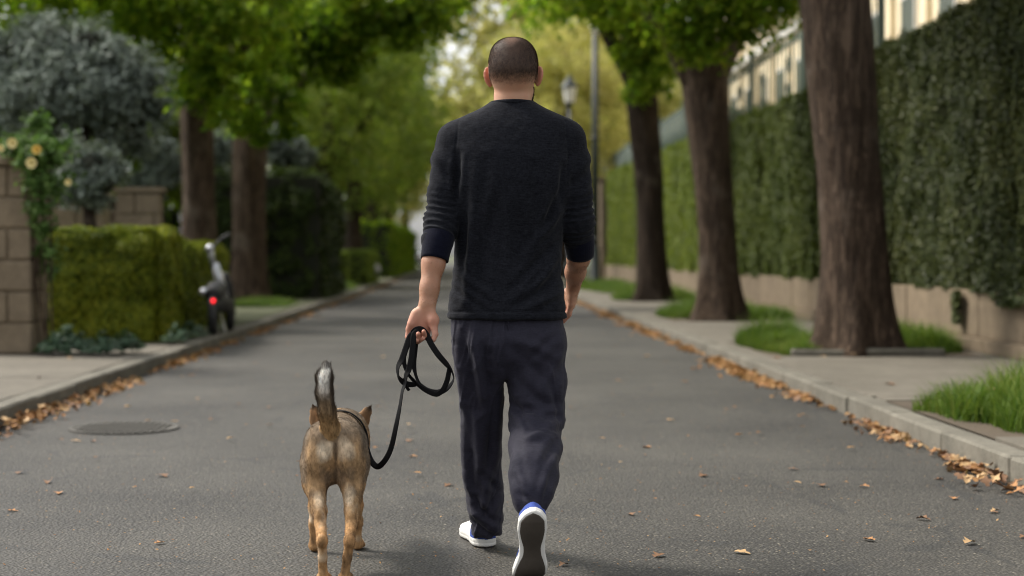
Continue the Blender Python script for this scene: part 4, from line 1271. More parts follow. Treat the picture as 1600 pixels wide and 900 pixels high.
Vs, Qs, n0 = [], [], 0
from mathutils import Euler
for (x, y, z, s_, rot) in rest:
    V, Q, _ = sl[R.integers(6)]
    M = np.array(Euler(rot).to_matrix()); Vs.append(V * s_ @ M.T + np.array([x, y, z + .012])); Qs.append(Q + n0); n0 += len(V)
tag(link('leaf_litter', np_mesh('leaf_litter', np.concatenate(Vs), np.concatenate(Qs), True), M_fall), 'drifts of small dry leaves along both gutters', 'leaves', kind='stuff')
# crumbs and grit on the road
n = 2600
D = 5 * (14 / 5) ** R.random(n); X = R.uniform(LX + .05, RX - .05, n)
V, T = leaf_quads(np.stack([X, D, np.full(n, .006)], 1), unit(np.array([0, 0, 1.0]) + R.normal(0, .15, (n, 3))), R.uniform(.004, .016, n), R, .5)
tag(link('leaf_crumbs', np_mesh('leaf_crumbs', V, T, False), M_fall), 'tiny leaf crumbs and grit on the asphalt', 'debris', kind='stuff')

# ------------------------------------------------------------------ the man
man = empty('person', (0.16, 5.2, 0), 'man seen from behind in dark long sleeved shirt, navy trousers and white shoes', 'person')
def axis(lo, hi, coarse, zones=()):
    """rectilinear spacing: zones = (a, b, step)"""
    out = [lo]; 
    while out[-1] < hi:
        st = coarse
        for (a, b, s_) in zones:
            if a <= out[-1] <= b: st = min(st, s_)
        out.append(out[-1] + st)
    return np.array(out)

# --- skeleton points
YAW = math.radians(-9)          # head turned slightly to his right (clockwise)
HC = P(803, 112, 5.2)           # middle of the skull
def H(x, y, z):
    """head space: x right, y forward, z up from the skull middle"""
    c, s_ = math.cos(YAW), math.sin(YAW)
    return np.array([HC[0] + c * x - s_ * y, HC[1] + .015 + s_ * x + c * y, HC[2] + z])
Mh = np.array([[math.cos(YAW), math.sin(YAW), 0], [-math.sin(YAW), math.cos(YAW), 0], [0, 0, 1]])
lw = P(668, 474, 5.06); le = P(684, 352, 5.16); ls = P(708, 226, 5.2)
rw = P(896, 446, 5.40); re_ = P(903, 352, 5.22); rs = P(890, 226, 5.2)

xs = axis(-.30, .50, .008, [(lw[0] - .09, lw[0] + .07, .0026), (rw[0] - .07, rw[0] + .08, .0032), (HC[0] - .11, HC[0] + .11, .0035)])
ys = axis(4.90, 5.62, .008, [(lw[1] - .07, lw[1] + .08, .0028), (5.10, 5.36, .0035), (5.36, 5.5, .0035)])
zs = axis(.05, 1.80, .010, [(.70, .91, .0026), (1.50, 1.80, .0032)])
f = Field(xs, ys, zs)
# torso, hips and legs (inside the clothes)
c0 = P(798, 300, 5.2)
f.loft([(.86, .16, 5.2, .145, .095), (1.0, .155, 5.2, .135, .085), (1.2, .155, 5.2, .15, .095), (1.38, .155, 5.2, .165, .095), (1.48, .157, 5.2, .13, .075), (1.53, .157, 5.205, .07, .06)], pw=2.3)
f.chain([P(752, 500, 5.2), P(752, 650, 5.29), P(760, 825, 5.42)], [.075, .05, .036], .03)
f.chain([P(836, 500, 5.2), P(839, 650, 5.215), P(834, 730, 5.04), P(829, 785, 4.90)], [.075, .055, .04, .033], .03)
f.cap(P(760, 825, 5.42), (.036, 5.57, .045), .030, .022, .01)
f.cap(P(829, 785, 4.90), (.199, 4.845, .155), .030, .027, .01)
# neck
f.chain([P(800, 185, 5.2), P(801, 150, 5.205), H(0, -.012, -.05)], [.0625, .0605, .058], .014)
f.cap(P(760, 188, 5.2), P(845, 188, 5.2), .035, .035, .04)
# skull and face
f.ell(H(0, -.012, .018), (.077, .097, .096), .02, Mh)
f.ell(H(0, -.03, -.005), (.0765, .074, .072), .02, Mh)
for yy in (-.030, .028):
    f.cap(H(-.020, yy, .053), H(.020, yy, .053), .054, .054, .02)
    f.cap(H(-.018, yy, .015), H(.018, yy, .015), .0585, .0585, .02)
f.ell(H(0, .045, -.060), (.058, .05, .068), .02, Mh)
f.ell(H(0, .062, -.105), (.035, .034, .028), .02, Mh)
for s_ in (-1, 1):
    f.cap(H(s_ * .046, .01, -.065), H(s_ * .028, .055, -.105), .018, .02, .018)   # jaw
    f.cap(H(s_ * .01, .088, .004), H(s_ * .048, .076, .004), .010, .008, .012)     # brow
    f.ell(H(s_ * .031, .098, -.014), (.016, .014, .012), .006, Mh, sub=True)
    f.ell(H(s_ * .042, .073, -.04), (.02, .018, .018), .015, Mh)                 # cheek
f.chain([H(0, .088, -.005), H(0, .108, -.034), H(0, .100, -.044)], [.009, .0125, .010], .008)
for s_ in (-1, 1): f.cap(H(s_ * .010, .095, -.043), H(s_ * .012, .09, -.043), .008, .007, .006)
f.cap(H(-.020, .088, -.066), H(.020, .088, -.066), .007, .007, .005); f.cap(H(-.016, .087, -.076), H(.016, .087, -.076), .0075, .0075, .004)
# ears, standing off the head
for s_ in (-1, 1):
    ca, sa = math.cos(.55), math.sin(.55)
    A = Mh if s_ else Mh
    Me = np.array([[ca, -s_ * -sa, 0], [s_ * -sa, ca, 0], [0, 0, 1.0]]) @ Mh
    hd_ = np.array([s_ * .80, -.60, 0])            # from the head out and back
    ec = np.array([s_ * .0775, .004, -.018])
    def E_(u, v): return H(*(ec + hd_ * u + np.array([0, 0, v])))
    ring = [E_(.004, .026), E_(.012, .033), E_(.020, .030), E_(.0255, .018), E_(.0255, .004), E_(.021, -.010), E_(.014, -.020), E_(.006, -.027), E_(.0, -.026)]
    f.chain(ring, [.0040, .0042, .0044, .0044, .0042, .0040, .0044, .0052, .004], .003)
    for (u0, v0, u1, v1) in ((.0, .020, .018, .024), (0, .015, .020, .018), (0, .005, .022, .006), (0, -.005, .019, -.005), (0, -.014, .012, -.015), (.0, .010, .022, .012), (.0, 0, .021, 0), (.0, -.010, .016, -.010), (0, -.018, .008, -.020)):
        f.cap(E_(u0, v0), E_(u1, v1), .0052, .0035, .006)
# arms
f.chain([ls, le, P(677, 412, 5.09), P(671, 450, 5.07), lw], [.044, .034, .037, .030, .0265], .02)
f.cap(P(672, 455, 5.07), lw, .026, .027, .01, sq=((0, 1, 0), 1.25))
f.chain([rs, re_, P(904, 402, 5.29), P(899, 425, 5.35), rw], [.044, .034, .038, .034, .0265], .02)
# left hand: palm faces back towards the camera, fingers curl up round the leash
D0 = 5.06
def LH(px, py, dy): return P(px, py, D0 + dy)
mcp = [LH(639, 514, -.004), LH(647, 519, .004), LH(657, 521, .008), LH(667, 519, .006)]
for m_, r_ in zip(mcp, (.0115, .0125, .013, .013)):
    f.cap(lw + (m_ - lw) * .12, m_, .0155, r_, .014)
f.ell(LH(657, 500, .0), (.034, .0155, .040), .012)
f.chain([LH(672, 487, -.006), LH(677, 500, -.014), LH(678, 512, -.020)], [.017, .018, .012], .012)   # thenar
f.chain([LH(650, 490, -.006), LH(643, 505, -.010)], [.015, .0125], .014)       # heel of the hand
f.chain([LH(678, 512, -.020), LH(680, 522, -.026), LH(677, 531, -.032)], [.0115, .0105, .0085], .004)   # thumb
fing = [  # MCP, PIP, DIP, tip
    (mcp[0], LH(636.5, 526, -.006), LH(643, 533, -.024), LH(651.5, 532, -.042), .0080),
    (mcp[1], LH(646, 531, .002), LH(653, 534, -.018), LH(661, 529, -.040), .0084),
    (mcp[2], LH(655, 530, .008), LH(653, 531, -.026), LH(653.5, 521.5, -.054), .0084),
    (mcp[3], LH(666, 528, .006), LH(665, 528, -.026), LH(662, 518, -.052), .0082)]
for (a, b_, c, d, r_) in fing:
    f.cap(a, b_, r_ * 1.15, r_ * 1.05, .003); f.cap(b_, c, r_ * 1.04, r_ * .96, .0015); f.cap(c, d, r_ * .98, r_ * .90, .0006)
# right hand, loosely curled beside the hip
D1 = 5.42
def RH(px, py, dy): return P(px + 3, py, D1 + dy)
for (x1, y1, dy, r_) in ((884, 474, .026, .0115), (888, 477, .012, .0125), (890, 478, -.004, .0125), (889, 476, -.020, .0115)):
    f.cap(rw + (RH(x1, y1, dy) - rw) * .12, RH(x1, y1, dy), .0155, r_, .014)
f.ell(RH(889, 463, .002), (.0165, .034, .036), .012)
for k, (dx, dy, L) in enumerate(((-4, .028, 1.05), (0, .013, 1.12), (1, -.004, 1.05), (0, -.021, .85))):
    a = RH(889 + dx * .6, 476, dy)
    p1 = RH(885 + dx, 476 + 15 * L, dy + .012); p2 = RH(877 + dx, 476 + 23 * L, dy + .018); p3 = RH(869 + dx, 476 + 24 * L, dy + .02)
    f.cap(a, p1, .0105, .0095, .004); f.cap(p1, p2, .0095, .0088, .0025); f.cap(p2, p3, .0088, .0078, .0015)
f.chain([RH(884, 456, .02), RH(877, 466, .034), RH(873, 477, .042), RH(871, 487, .044)], [.016, .014, .0105, .0085], .008)
V, Q = f.mesh(2)
V, Q = biggest(V, Q)
N = vnormals(V, Q)
# tone: skin, warmer at ears, knuckles and palms; hair colour and painted hair shade where the scalp shows
base = np.array([.50, .28, .18]); red = np.array([.56, .22, .15])
col = np.tile(base, (len(V), 1))
hl = (V - HC) @ Mh.T; hl[:, 1] -= .015
ear = (np.abs(hl[:, 0]) > .0815) & (hl[:, 2] < .03) & (hl[:, 2] > -.06) & (V[:, 2] > 1.5)
hands = np.clip((.875 - V[:, 2]) / .06, 0, 1) * (V[:, 2] > .6) * ((V[:, 0] < -.02) | (V[:, 0] > .33))
col += (red - base) * (ear * .7)[:, None]
pal = np.array([.52, .25, .18]); col += (pal - base) * (hands * .8)[:, None]; col *= (1 - .10 * hands * np.clip(noise3(V * 60) + .3, 0, 1))[:, None]
arm = np.clip((V[:, 2] - .84) / .07, 0, 1) * (V[:, 2] < 1.15)
col *= 1 - arm[:, None] * np.array([.24, .28, .32])
hline = -.048 + .010 * (hl[:, 0] / .07) ** 2 + .55 * np.clip(hl[:, 1] - .005, 0, 1) + .35 * np.clip(hl[:, 1] - .05, 0, 1)
hm = np.clip((hl[:, 2] - hline + .006) / .040 + .18 * noise3(V * 170), 0, 1) * (V[:, 2] > 1.52) * (~ear) * (hl[:, 1] < .088)
front = np.clip((hl[:, 1] - .045) / .02, 0, 1) * (hl[:, 2] < .055); hm *= 1 - front
bald = np.clip(1 - np.linalg.norm((hl - np.array([-.004, -.05, .085])) / np.array([.036, .045, .05]), axis=1), 0, 1)
hairc = np.array([.034, .020, .013]); tex = (1 + .55 * noise3(V * np.array([230, 230, 100]), 61) + .25 * noise3(V * 60, 62))
col = col * (1 - hm[:, None] * (.90 - .45 * bald[:, None])) + tex[:, None] * hairc * hm[:, None] * (.90 - .45 * bald[:, None])
bm = (V[:, 2] > 1.5) * (hl[:, 1] > .012) * (hl[:, 2] < -.042) * (hl[:, 2] > -.14) * (np.abs(hl[:, 0]) > 0)
bm = bm * np.clip((hl[:, 1] - .010) / .012, 0, 1) * np.clip((-.040 - hl[:, 2]) / .01, 0, 1)
bm *= 1 - ((np.abs(hl[:, 0]) < .024) & (np.abs(hl[:, 2] + .071) < .012) & (hl[:, 1] > .08))
col = col * (1 - .7 * bm[:, None]) + hairc * .7 * bm[:, None]
me = np_mesh('body', V, Q, True, {'tone': np.concatenate([np.clip(col, 0, 1), np.ones((len(V), 1))], 1)})
M_skin = mat_skin()
link('body', me, M_skin, man)
# hair and beard strands
L = np.where(hm > .12, .0012 + .0042 * hm, 0) * (1 - .35 * bald)
hc = np.tile(np.array([.042, .025, .016, 1]), (len(V), 1)); hc[:, :3] *= ((1 + .9 * bald) * np.clip(tex, .25, 2))[:, None]
flow = np.stack([0 * hl[:, 0], -.2 - 0 * hl[:, 0], np.full(len(V), -1.0)], 1)
hv, ht, hcc = strands(V, N, hm > .12, L, .00055, flow, 75000, 3, .35, hc, .18)
M_hair = mat_attr('hair_brown', .85, .6, 20, .12, 0)
tag(link('hair', np_mesh('hair', hv, ht, False, {'tone': hcc}), M_hair, man), kind='stuff')
L = np.where(bm > .4, .010, 0)
bc = np.tile(np.array([.035, .024, .018, 1]), (len(V), 1))
hv, ht, hcc = strands(V, N, bm > .4, L, .0009, flow, 9000, 4, .5, bc, .3)
tag(link('beard', np_mesh('beard', hv, ht, False, {'tone': hcc}), M_hair, man), kind='stuff')
fa = (V[:, 2] < 1.06) & (V[:, 2] > .88) & ((V[:, 0] < -.0) | (V[:, 0] > .34)) & (V[:, 1] < 5.5)
L = np.where(fa, .009, 0.0)
bc = np.tile(np.array([.10, .055, .035, 1]), (len(V), 1))
hv, ht, hcc = strands(V, N, fa, L, .00035, np.tile(np.array([-.4, .1, -1.0]), (len(V), 1)), 5000, 6, .3, bc, .35)
tag(link('arm_hair', np_mesh('arm_hair', hv, ht, False, {'tone': hcc}), M_hair, man), kind='stuff')
for s_ in (-1, 1):
    mb = MB().ball(H(s_ * .031, .082, -.014), .0115); mb.build('eye', mat_plain('eye_white', (.8, .78, .75), .2), man, True)

# --- shirt
PX = .0021667
def rows(tab, D=5.2, ry=None):
    out = []
    for r in tab:
        y, xl, xr, depth = r[:4]; cyy = r[4] if len(r) > 4 else D
        a, b_ = P(xl, y, cyy), P(xr, y, cyy)
        out.append((a[2], (a[0] + b_[0]) / 2, cyy, (b_[0] - a[0]) / 2, depth))
    return out
st = .0048
f = Field(np.arange(-.26, .47, st), np.arange(4.98, 5.46, st), np.arange(.78, 1.60, st))
f.loft(rows([(160, 766, 836, .076, 5.21), (168, 755, 847, .080, 5.205), (177, 735, 868, .086, 5.2), (188, 708, 898, .095, 5.195), (205, 698, 902, .105, 5.19), (240, 702, 896, .122, 5.185), (280, 706, 893, .128, 5.185), (320, 710, 886, .122, 5.19),
             (360, 713, 879, .112, 5.2), (400, 711, 877, .108, 5.205), (440, 706, 878, .115, 5.2), (470, 701, 883, .128, 5.2), (497, 699, 885, .135, 5.2)]), .03, 2.35)
lsh = [P(712, 221, 5.195), P(703, 255, 5.19), P(694, 300, 5.175), P(690, 345, 5.16), P(683, 375, 5.12)]
f.chain(lsh, [.066, .060, .053, .055, .050], .022)
rsh = [P(886, 221, 5.195), P(893, 255, 5.195), P(900, 300, 5.20), P(902, 345, 5.215), P(904, 375, 5.25)]
f.chain(rsh, [.066, .060, .053, .055, .050], .022)
V, Q = f.mesh(3)
N = vnormals(V, Q)
def pxy(V): return np.stack([V[:, 0] / V[:, 1] * F + VX, VY - (V[:, 2] - CAMZ) / V[:, 1] * F], 1)
pq = pxy(V); disp = np.zeros(len(V))
def armco(path):
    best = np.full(len(V), 9.0); tt = np.zeros(len(V))
    acc = 0
    for a, b_ in zip(path[:-1], path[1:]):
        d, t = seg_dist(V, a, b_); L_ = np.linalg.norm(b_ - a)
        m = d < best; best[m] = d[m]; tt[m] = acc + t[m] * L_; acc += L_
    return best, tt, acc
for side, path in ((-1, lsh), (1, rsh)):
    d, t, L_ = armco(path)
    outer = (pq[:, 0] < 713) if side < 0 else (pq[:, 0] > 880)
    w = np.clip((.085 - d) / .015, 0, 1) * outer
    low = np.clip((t - .135) / .10, 0, 1)
    ang = np.arctan2(V[:, 1] - 5.18, (V[:, 0] - np.interp(t, [0, L_], [path[0][0], path[-1][0]])))
    ph = t * 2 * math.pi / .023 + 1.1 * np.sin(ang * 1.0 + side) + 1.8 * noise3(np.stack([ang * .8, t * 12, 0 * t], 1), 5)
    r1 = 1 - 2 * np.abs(np.mod(ph / (2 * math.pi), 1) - .5) * 1.0
    disp += w * low * .0095 * (r1 ** 1.5 - .4) * (.65 + .5 * noise3(np.stack([ang * 1.5, t * 25, 0 * t + side], 1), 6))
    ph2 = t * 2 * math.pi / .07 + 1.6 * np.sin(ang + .8 * side) + 2.0 * noise3(np.stack([ang, t * 6, 0 * t], 1), 8)
    disp += w * (1 - low) * .0028 * np.sin(ph2) * np.clip(t / .08, 0, 1)
tor = np.clip((pq[:, 0] - 704) / 14, 0, 1) * np.clip((892 - pq[:, 0]) / 14, 0, 1)
# broad soft drape: folds run down and outward from the shoulder blades, and gather above the hem
def fold2(ax, ay, bx, by, w, a, sharp=1.0):
    """crease between two photograph points on the back"""
    A = np.array([ax, ay, 0.]); B = np.array([bx, by, 0.])
    p3 = np.concatenate([pq, np.zeros((len(V), 1))], 1)
    d, t = seg_dist(p3, A, B)
    return a * (np.exp(-(d / w) ** 2) - .45 * np.exp(-((d - w * 1.9) / w) ** 2)) * np.sin(np.pi * np.clip(t * .9 + .05, 0, 1)) ** .6 * (N[:, 1] < .3)
for (ax, ay, bx, by, w, a) in ((728, 300, 722, 420, 6, -.004), (742, 330, 728, 470, 7, .0045), (775, 310, 745, 455, 8, -.0035), (872, 300, 850, 360, 5, -.004), (876, 330, 820, 400, 6, .0035), (874, 372, 800, 450, 6, -.004), (872, 400, 830, 460, 5, .004),
                              (878, 430, 800, 482, 6, -.004), (712, 425, 770, 465, 6, .0035), (706, 450, 760, 486, 5, -.0035), (880, 455, 830, 480, 5, .0035), (800, 300, 790, 440, 9, .003), (835, 260, 838, 350, 8, -.0025), (880, 260, 876, 320, 5, -.005), (716, 240, 712, 310, 5, -.005), (760, 250, 752, 330, 8, -.002)):
    disp += fold2(ax, ay, bx, by, w, a) * 2.4
st_n = fbm(np.stack([V[:, 0] * 16 + V[:, 2] * 5, V[:, 1] * 12, V[:, 2] * 4.0], 1), 3, 9)
disp += tor * .0042 * st_n * np.clip((pq[:, 1] - 200) / 120, .2, 1)
disp += .0012 * fbm(V * 45, 2, 12)
nn = noise3(np.stack([V[:, 0] * 13 + V[:, 2] * 7, V[:, 1] * 6, V[:, 2] * 5], 1), 51)
disp += .0030 * np.exp(-(nn / .10) ** 2) * np.clip((pq[:, 1] - 230) / 120, 0, 1) * tor
hem = np.exp(-((pq[:, 1] - 487) / 1.6) ** 2)
disp -= .0035 * hem; disp += .0022 * (pq[:, 1] > 488.5)
disp -= .0016 * np.exp(-((pq[:, 1] - 491 - .0 * pq[:, 0]) / 1.2) ** 2) * 0
seamx = np.abs(pq[:, 0] - np.interp(pq[:, 1], [195, 240, 300], [716, 711, 713])); disp -= .0022 * np.exp(-(seamx / 1.5) ** 2) * (pq[:, 1] < 300) * (pq[:, 1] > 188)
seamx = np.abs(pq[:, 0] - np.interp(pq[:, 1], [195, 240, 300], [884, 888, 884])); disp -= .0022 * np.exp(-(seamx / 1.5) ** 2) * (pq[:, 1] < 300) * (pq[:, 1] > 188)
V = V + N * disp[:, None]
M_shirt = mat_cloth('charcoal_jersey', (.0034, .0038, .0060), (.0160, .0175, .0230), sheen=.06)
M_cuff = mat_cloth('navy_rib', (.0022, .0026, .0085), (.005, .006, .015), sheen=.08)
M_trous = mat_cloth('navy_cotton', (.0175, .0168, .027), (.029, .0278, .043), sheen=.06, weave=1400, bstr=.14, rough=.72, spec=.16)
shirt = link('shirt', np_mesh('shirt', V, Q), M_shirt, man)
# collar band
th = np.linspace(0, 2 * math.pi, 49)[:-1]
def ringtube(c, rx, ry, tiltz, h, thick, name, mat, parent, ribs=0, rows_=7, drop=0.0, seg=72, bulge=.004):
    th = np.linspace(0, 2 * math.pi, seg, endpoint=False)
    prof = [(-thick, 0), (0, -.02 * 0), (bulge * .7, .2), (bulge, .5), (bulge * .7, .8), (0, 1), (-thick, 1)]
    Vv = []
    for (o, hh) in prof:
        rb = 1 + ribs * np.cos(th * 60) * .01
        Vv.append(np.stack([c[0] + (rx + o) * np.cos(th) * rb, c[1] + (ry + o) * np.sin(th) * rb, c[2] + h * (hh - .5) + tiltz * np.sin(th) + drop * (1 + np.sin(th)) * 0], 1))
    Vv = np.concatenate(Vv); n = seg; Qq = []
    for r in range(len(prof) - 1):
        a = np.arange(n); Qq.append(np.stack([r * n + a, r * n + (a + 1) % n, (r + 1) * n + (a + 1) % n, (r + 1) * n + a], 1))
    return link(name, np_mesh(name, Vv, np.concatenate(Qq)), mat, parent)
cc = P(800, 165, 5.205)
ringtube(cc + np.array([.001, .004, .003]), .0775, .0790, -.004, .016, .010, 'collar', M_shirt, shirt, bulge=.0035)
# cuffs: elliptical sleeves following the forearm
def cuff(path, rad, nm):
    n = 9; pts = np.stack([np.interp(np.linspace(0, 1, n), np.linspace(0, 1, len(path)), np.array(path)[:, a]) for a in range(3)], 1)
    r = np.interp(np.linspace(0, 1, n), np.linspace(0, 1, len(rad)), rad)
    r = r + .0012 * noise3(pts * 60)
    pts = np.concatenate([pts, pts[-1:] - (pts[-1] - pts[-2]) * .6]); r = np.append(r, r[-1] - .007)
    ph = R.uniform(0, 6)
    MB().tube(pts, r, 96, False, lambda i, th: 1 + .010 * np.cos(th * 40) + .02 * np.sin(2 * th + ph + i * .3)).build(nm, M_cuff, shirt, True)
cuff([P(686, 368, 5.125), P(682, 388, 5.105), P(679, 406, 5.095)], [.053, .0505, .0475], 'cuff')
cuff([P(904, 366, 5.245), P(905.5, 384, 5.265), P(906, 399, 5.285)], [.053, .0515, .0475], 'cuff')

# --- trousers
st = .005
f = Field(np.arange(-.08, .41, st), np.arange(4.78, 5.58, st), np.arange(.02, .96, st))
f.loft(rows([(455, 714, 868, .092), (490, 708, 877, .102), (520, 707, 882, .113, 5.19), (535, 711, 883, .116, 5.19), (560, 722, 873, .10, 5.195), (590, 740, 862, .05, 5.2)]), .04, 2.5)
f.loft(rows([(500, 708, 792, .095, 5.195), (560, 712, 790, .095, 5.21), (600, 716, 786, .092, 5.24), (650, 719, 785, .088, 5.29), (700, 721, 784, .083, 5.34), (760, 725, 785, .080, 5.39), (800, 730, 786, .078, 5.41), (824, 737, 785, .072, 5.43), (835, 739, 783, .066, 5.44)]), .025, 2.2)
f.chain([P(838, 545, 5.19), P(840, 600, 5.20), P(838, 655, 5.20), P(836, 700, 5.09), P(834, 742, 4.98), P(831, 768, 4.92), P(829, 784, 4.905)], [.095, .0915, .0865, .083, .076, .063, .052], .03)
f.cap(P(795, 520, 5.2), P(792, 560, 5.21), .07, .03, .04)
f.cap(P(789, 600, 5.0), P(789, 700, 5.05), .006, .012, .006, sub=True)
f.loft([(.0, .075, 5.42, .2, .2), (P(0, 846, 5.42)[2], .075, 5.42, .2, .2)], 0, 2, sub=True) if False else None
V, Q = f.mesh(3); N = vnormals(V, Q); pq = pxy(V); disp = np.zeros(len(V))
F2 = [ # left leg long diagonal folds
    (722, 520, 745, 640, 6, -.006), (738, 510, 758, 620, 6, .005), (756, 520, 770, 650, 7, -.005), (712, 545, 735, 700, 5, .005), (728, 640, 738, 760, 6, -.005), (745, 650, 760, 790, 7, .005), (770, 640, 765, 740, 6, -.005), (775, 700, 752, 800, 6, .005),
    (732, 770, 765, 815, 5, -.006), (740, 800, 778, 826, 5, .006), (780, 770, 755, 805, 5, -.005), (735, 815, 770, 838, 4, -.005), (752, 740, 778, 765, 5, -.004), (726, 740, 742, 800, 4, .004),
    # right leg: pulls from the seat and creases behind the knee
    (795, 540, 860, 600, 7, -.005), (800, 525, 872, 560, 7, .005), (870, 520, 830, 560, 6, -.005), (880, 545, 845, 610, 7, .004), (812, 600, 860, 640, 7, -.005), (800, 635, 868, 652, 6, -.007), (805, 655, 872, 640, 6, .006), (808, 668, 876, 672, 6, -.006), (815, 690, 870, 662, 6, .005),
    (798, 620, 830, 675, 5, -.005), (862, 600, 878, 670, 5, -.005), (876, 680, 850, 720, 6, -.005), (872, 700, 845, 770, 6, .005), (800, 690, 815, 770, 6, .004), (812, 770, 835, 785, 4, -.004), (806, 745, 818, 790, 5, -.005), (862, 730, 850, 790, 5, -.005), (828, 560, 822, 620, 8, .004)]
for a in F2: disp += fold2(*a) * (1.9 if a[0] < 790 else 1.2) * np.clip((pq[:, 1] - 505) / 30, 0, 1)
disp += .0022 * fbm(np.stack([V[:, 0] * 22, V[:, 1] * 10, V[:, 2] * 3.2], 1), 3, 33)
disp += .0018 * fbm(V * 38, 2, 35)
lean = np.where(pq[:, 0] < 790, 3.0, -2.0)
for (fx, fz, sd_, am) in ((26, 4.0, 41, .0062), (44, 7.0, 43, .0034)):
    nn = noise3(np.stack([(V[:, 0] - V[:, 2] * .12 * np.sign(lean)) * fx, V[:, 1] * 9, V[:, 2] * fz], 1), sd_)
    disp += am * np.where(pq[:, 0] < 790, 1.15, .4) * np.exp(-(nn / .11) ** 2) * np.clip(noise3(V * 5, sd_ + 1) + .65, 0, 1)
kb = np.exp(-((pq[:, 1] - 655) / 45) ** 2) * (pq[:, 0] > 793)
nn = noise3(np.stack([V[:, 0] * 8, V[:, 1] * 8, V[:, 2] * 30 + V[:, 0] * 9], 1), 47)
disp += .0035 * kb * np.exp(-(nn / .2) ** 2)
ab = np.clip((pq[:, 1] - 765) / 40, 0, 1) * (pq[:, 0] < 790)
nn = noise3(np.stack([V[:, 0] * 14, V[:, 1] * 8, V[:, 2] * 34 + V[:, 0] * 18], 1), 48)
disp += .0038 * ab * np.exp(-(nn / .22) ** 2)
hemL = np.exp(-((pq[:, 1] - 838) / 1.3) ** 2) * (pq[:, 0] < 790); disp -= .002 * hemL
V = V + N * disp[:, None]
tr = link('trousers', np_mesh('trousers', V, Q), M_trous, man)
# centre back seam ridge and side seams
mb = MB(); mb.tube([P(794, y, 5.077 + .0003 * (y - 500)) for y in range(498, 560, 8)], .0016, 5); mb.build('seat_seam', M_trous, tr, True)

# --- shoes
M_wht = mat_plain('white_canvas', (.78, .77, .74), .75, bump=.4, bs=25, var=.06)
M_rub = mat_plain('white_rubber', (.74, .73, .69), .5, var=.08, bs=12)
M_out = mat_plain('dark_outsole', (.050, .040, .030), .85, var=.3, bs=14, bump=.6)
M_blue = mat_plain('blue_suede', (.022, .055, .27), .8, var=.2, bs=30, bump=.5)
def halfw(t, side):     # t 0 heel .. 1 toe ; side -1 inner, +1 outer
    T = [0, .03, .10, .22, .40, .52, .68, .80, .91, .97, 1]
    I = [.004, .022, .038, .040, .031, .031, .044, .048, .038, .024, .006]
    O = [.004, .022, .038, .041, .037, .040, .050, .050, .038, .024, .006]
    v = np.interp(np.linspace(0, 1, 200), T, I if side < 0 else O)
    for _ in range(8): v[1:-1] = (v[:-2] + 2 * v[1:-1] + v[2:]) / 4
    return np.interp(t, np.linspace(0, 1, 200), v)
LEN = .292
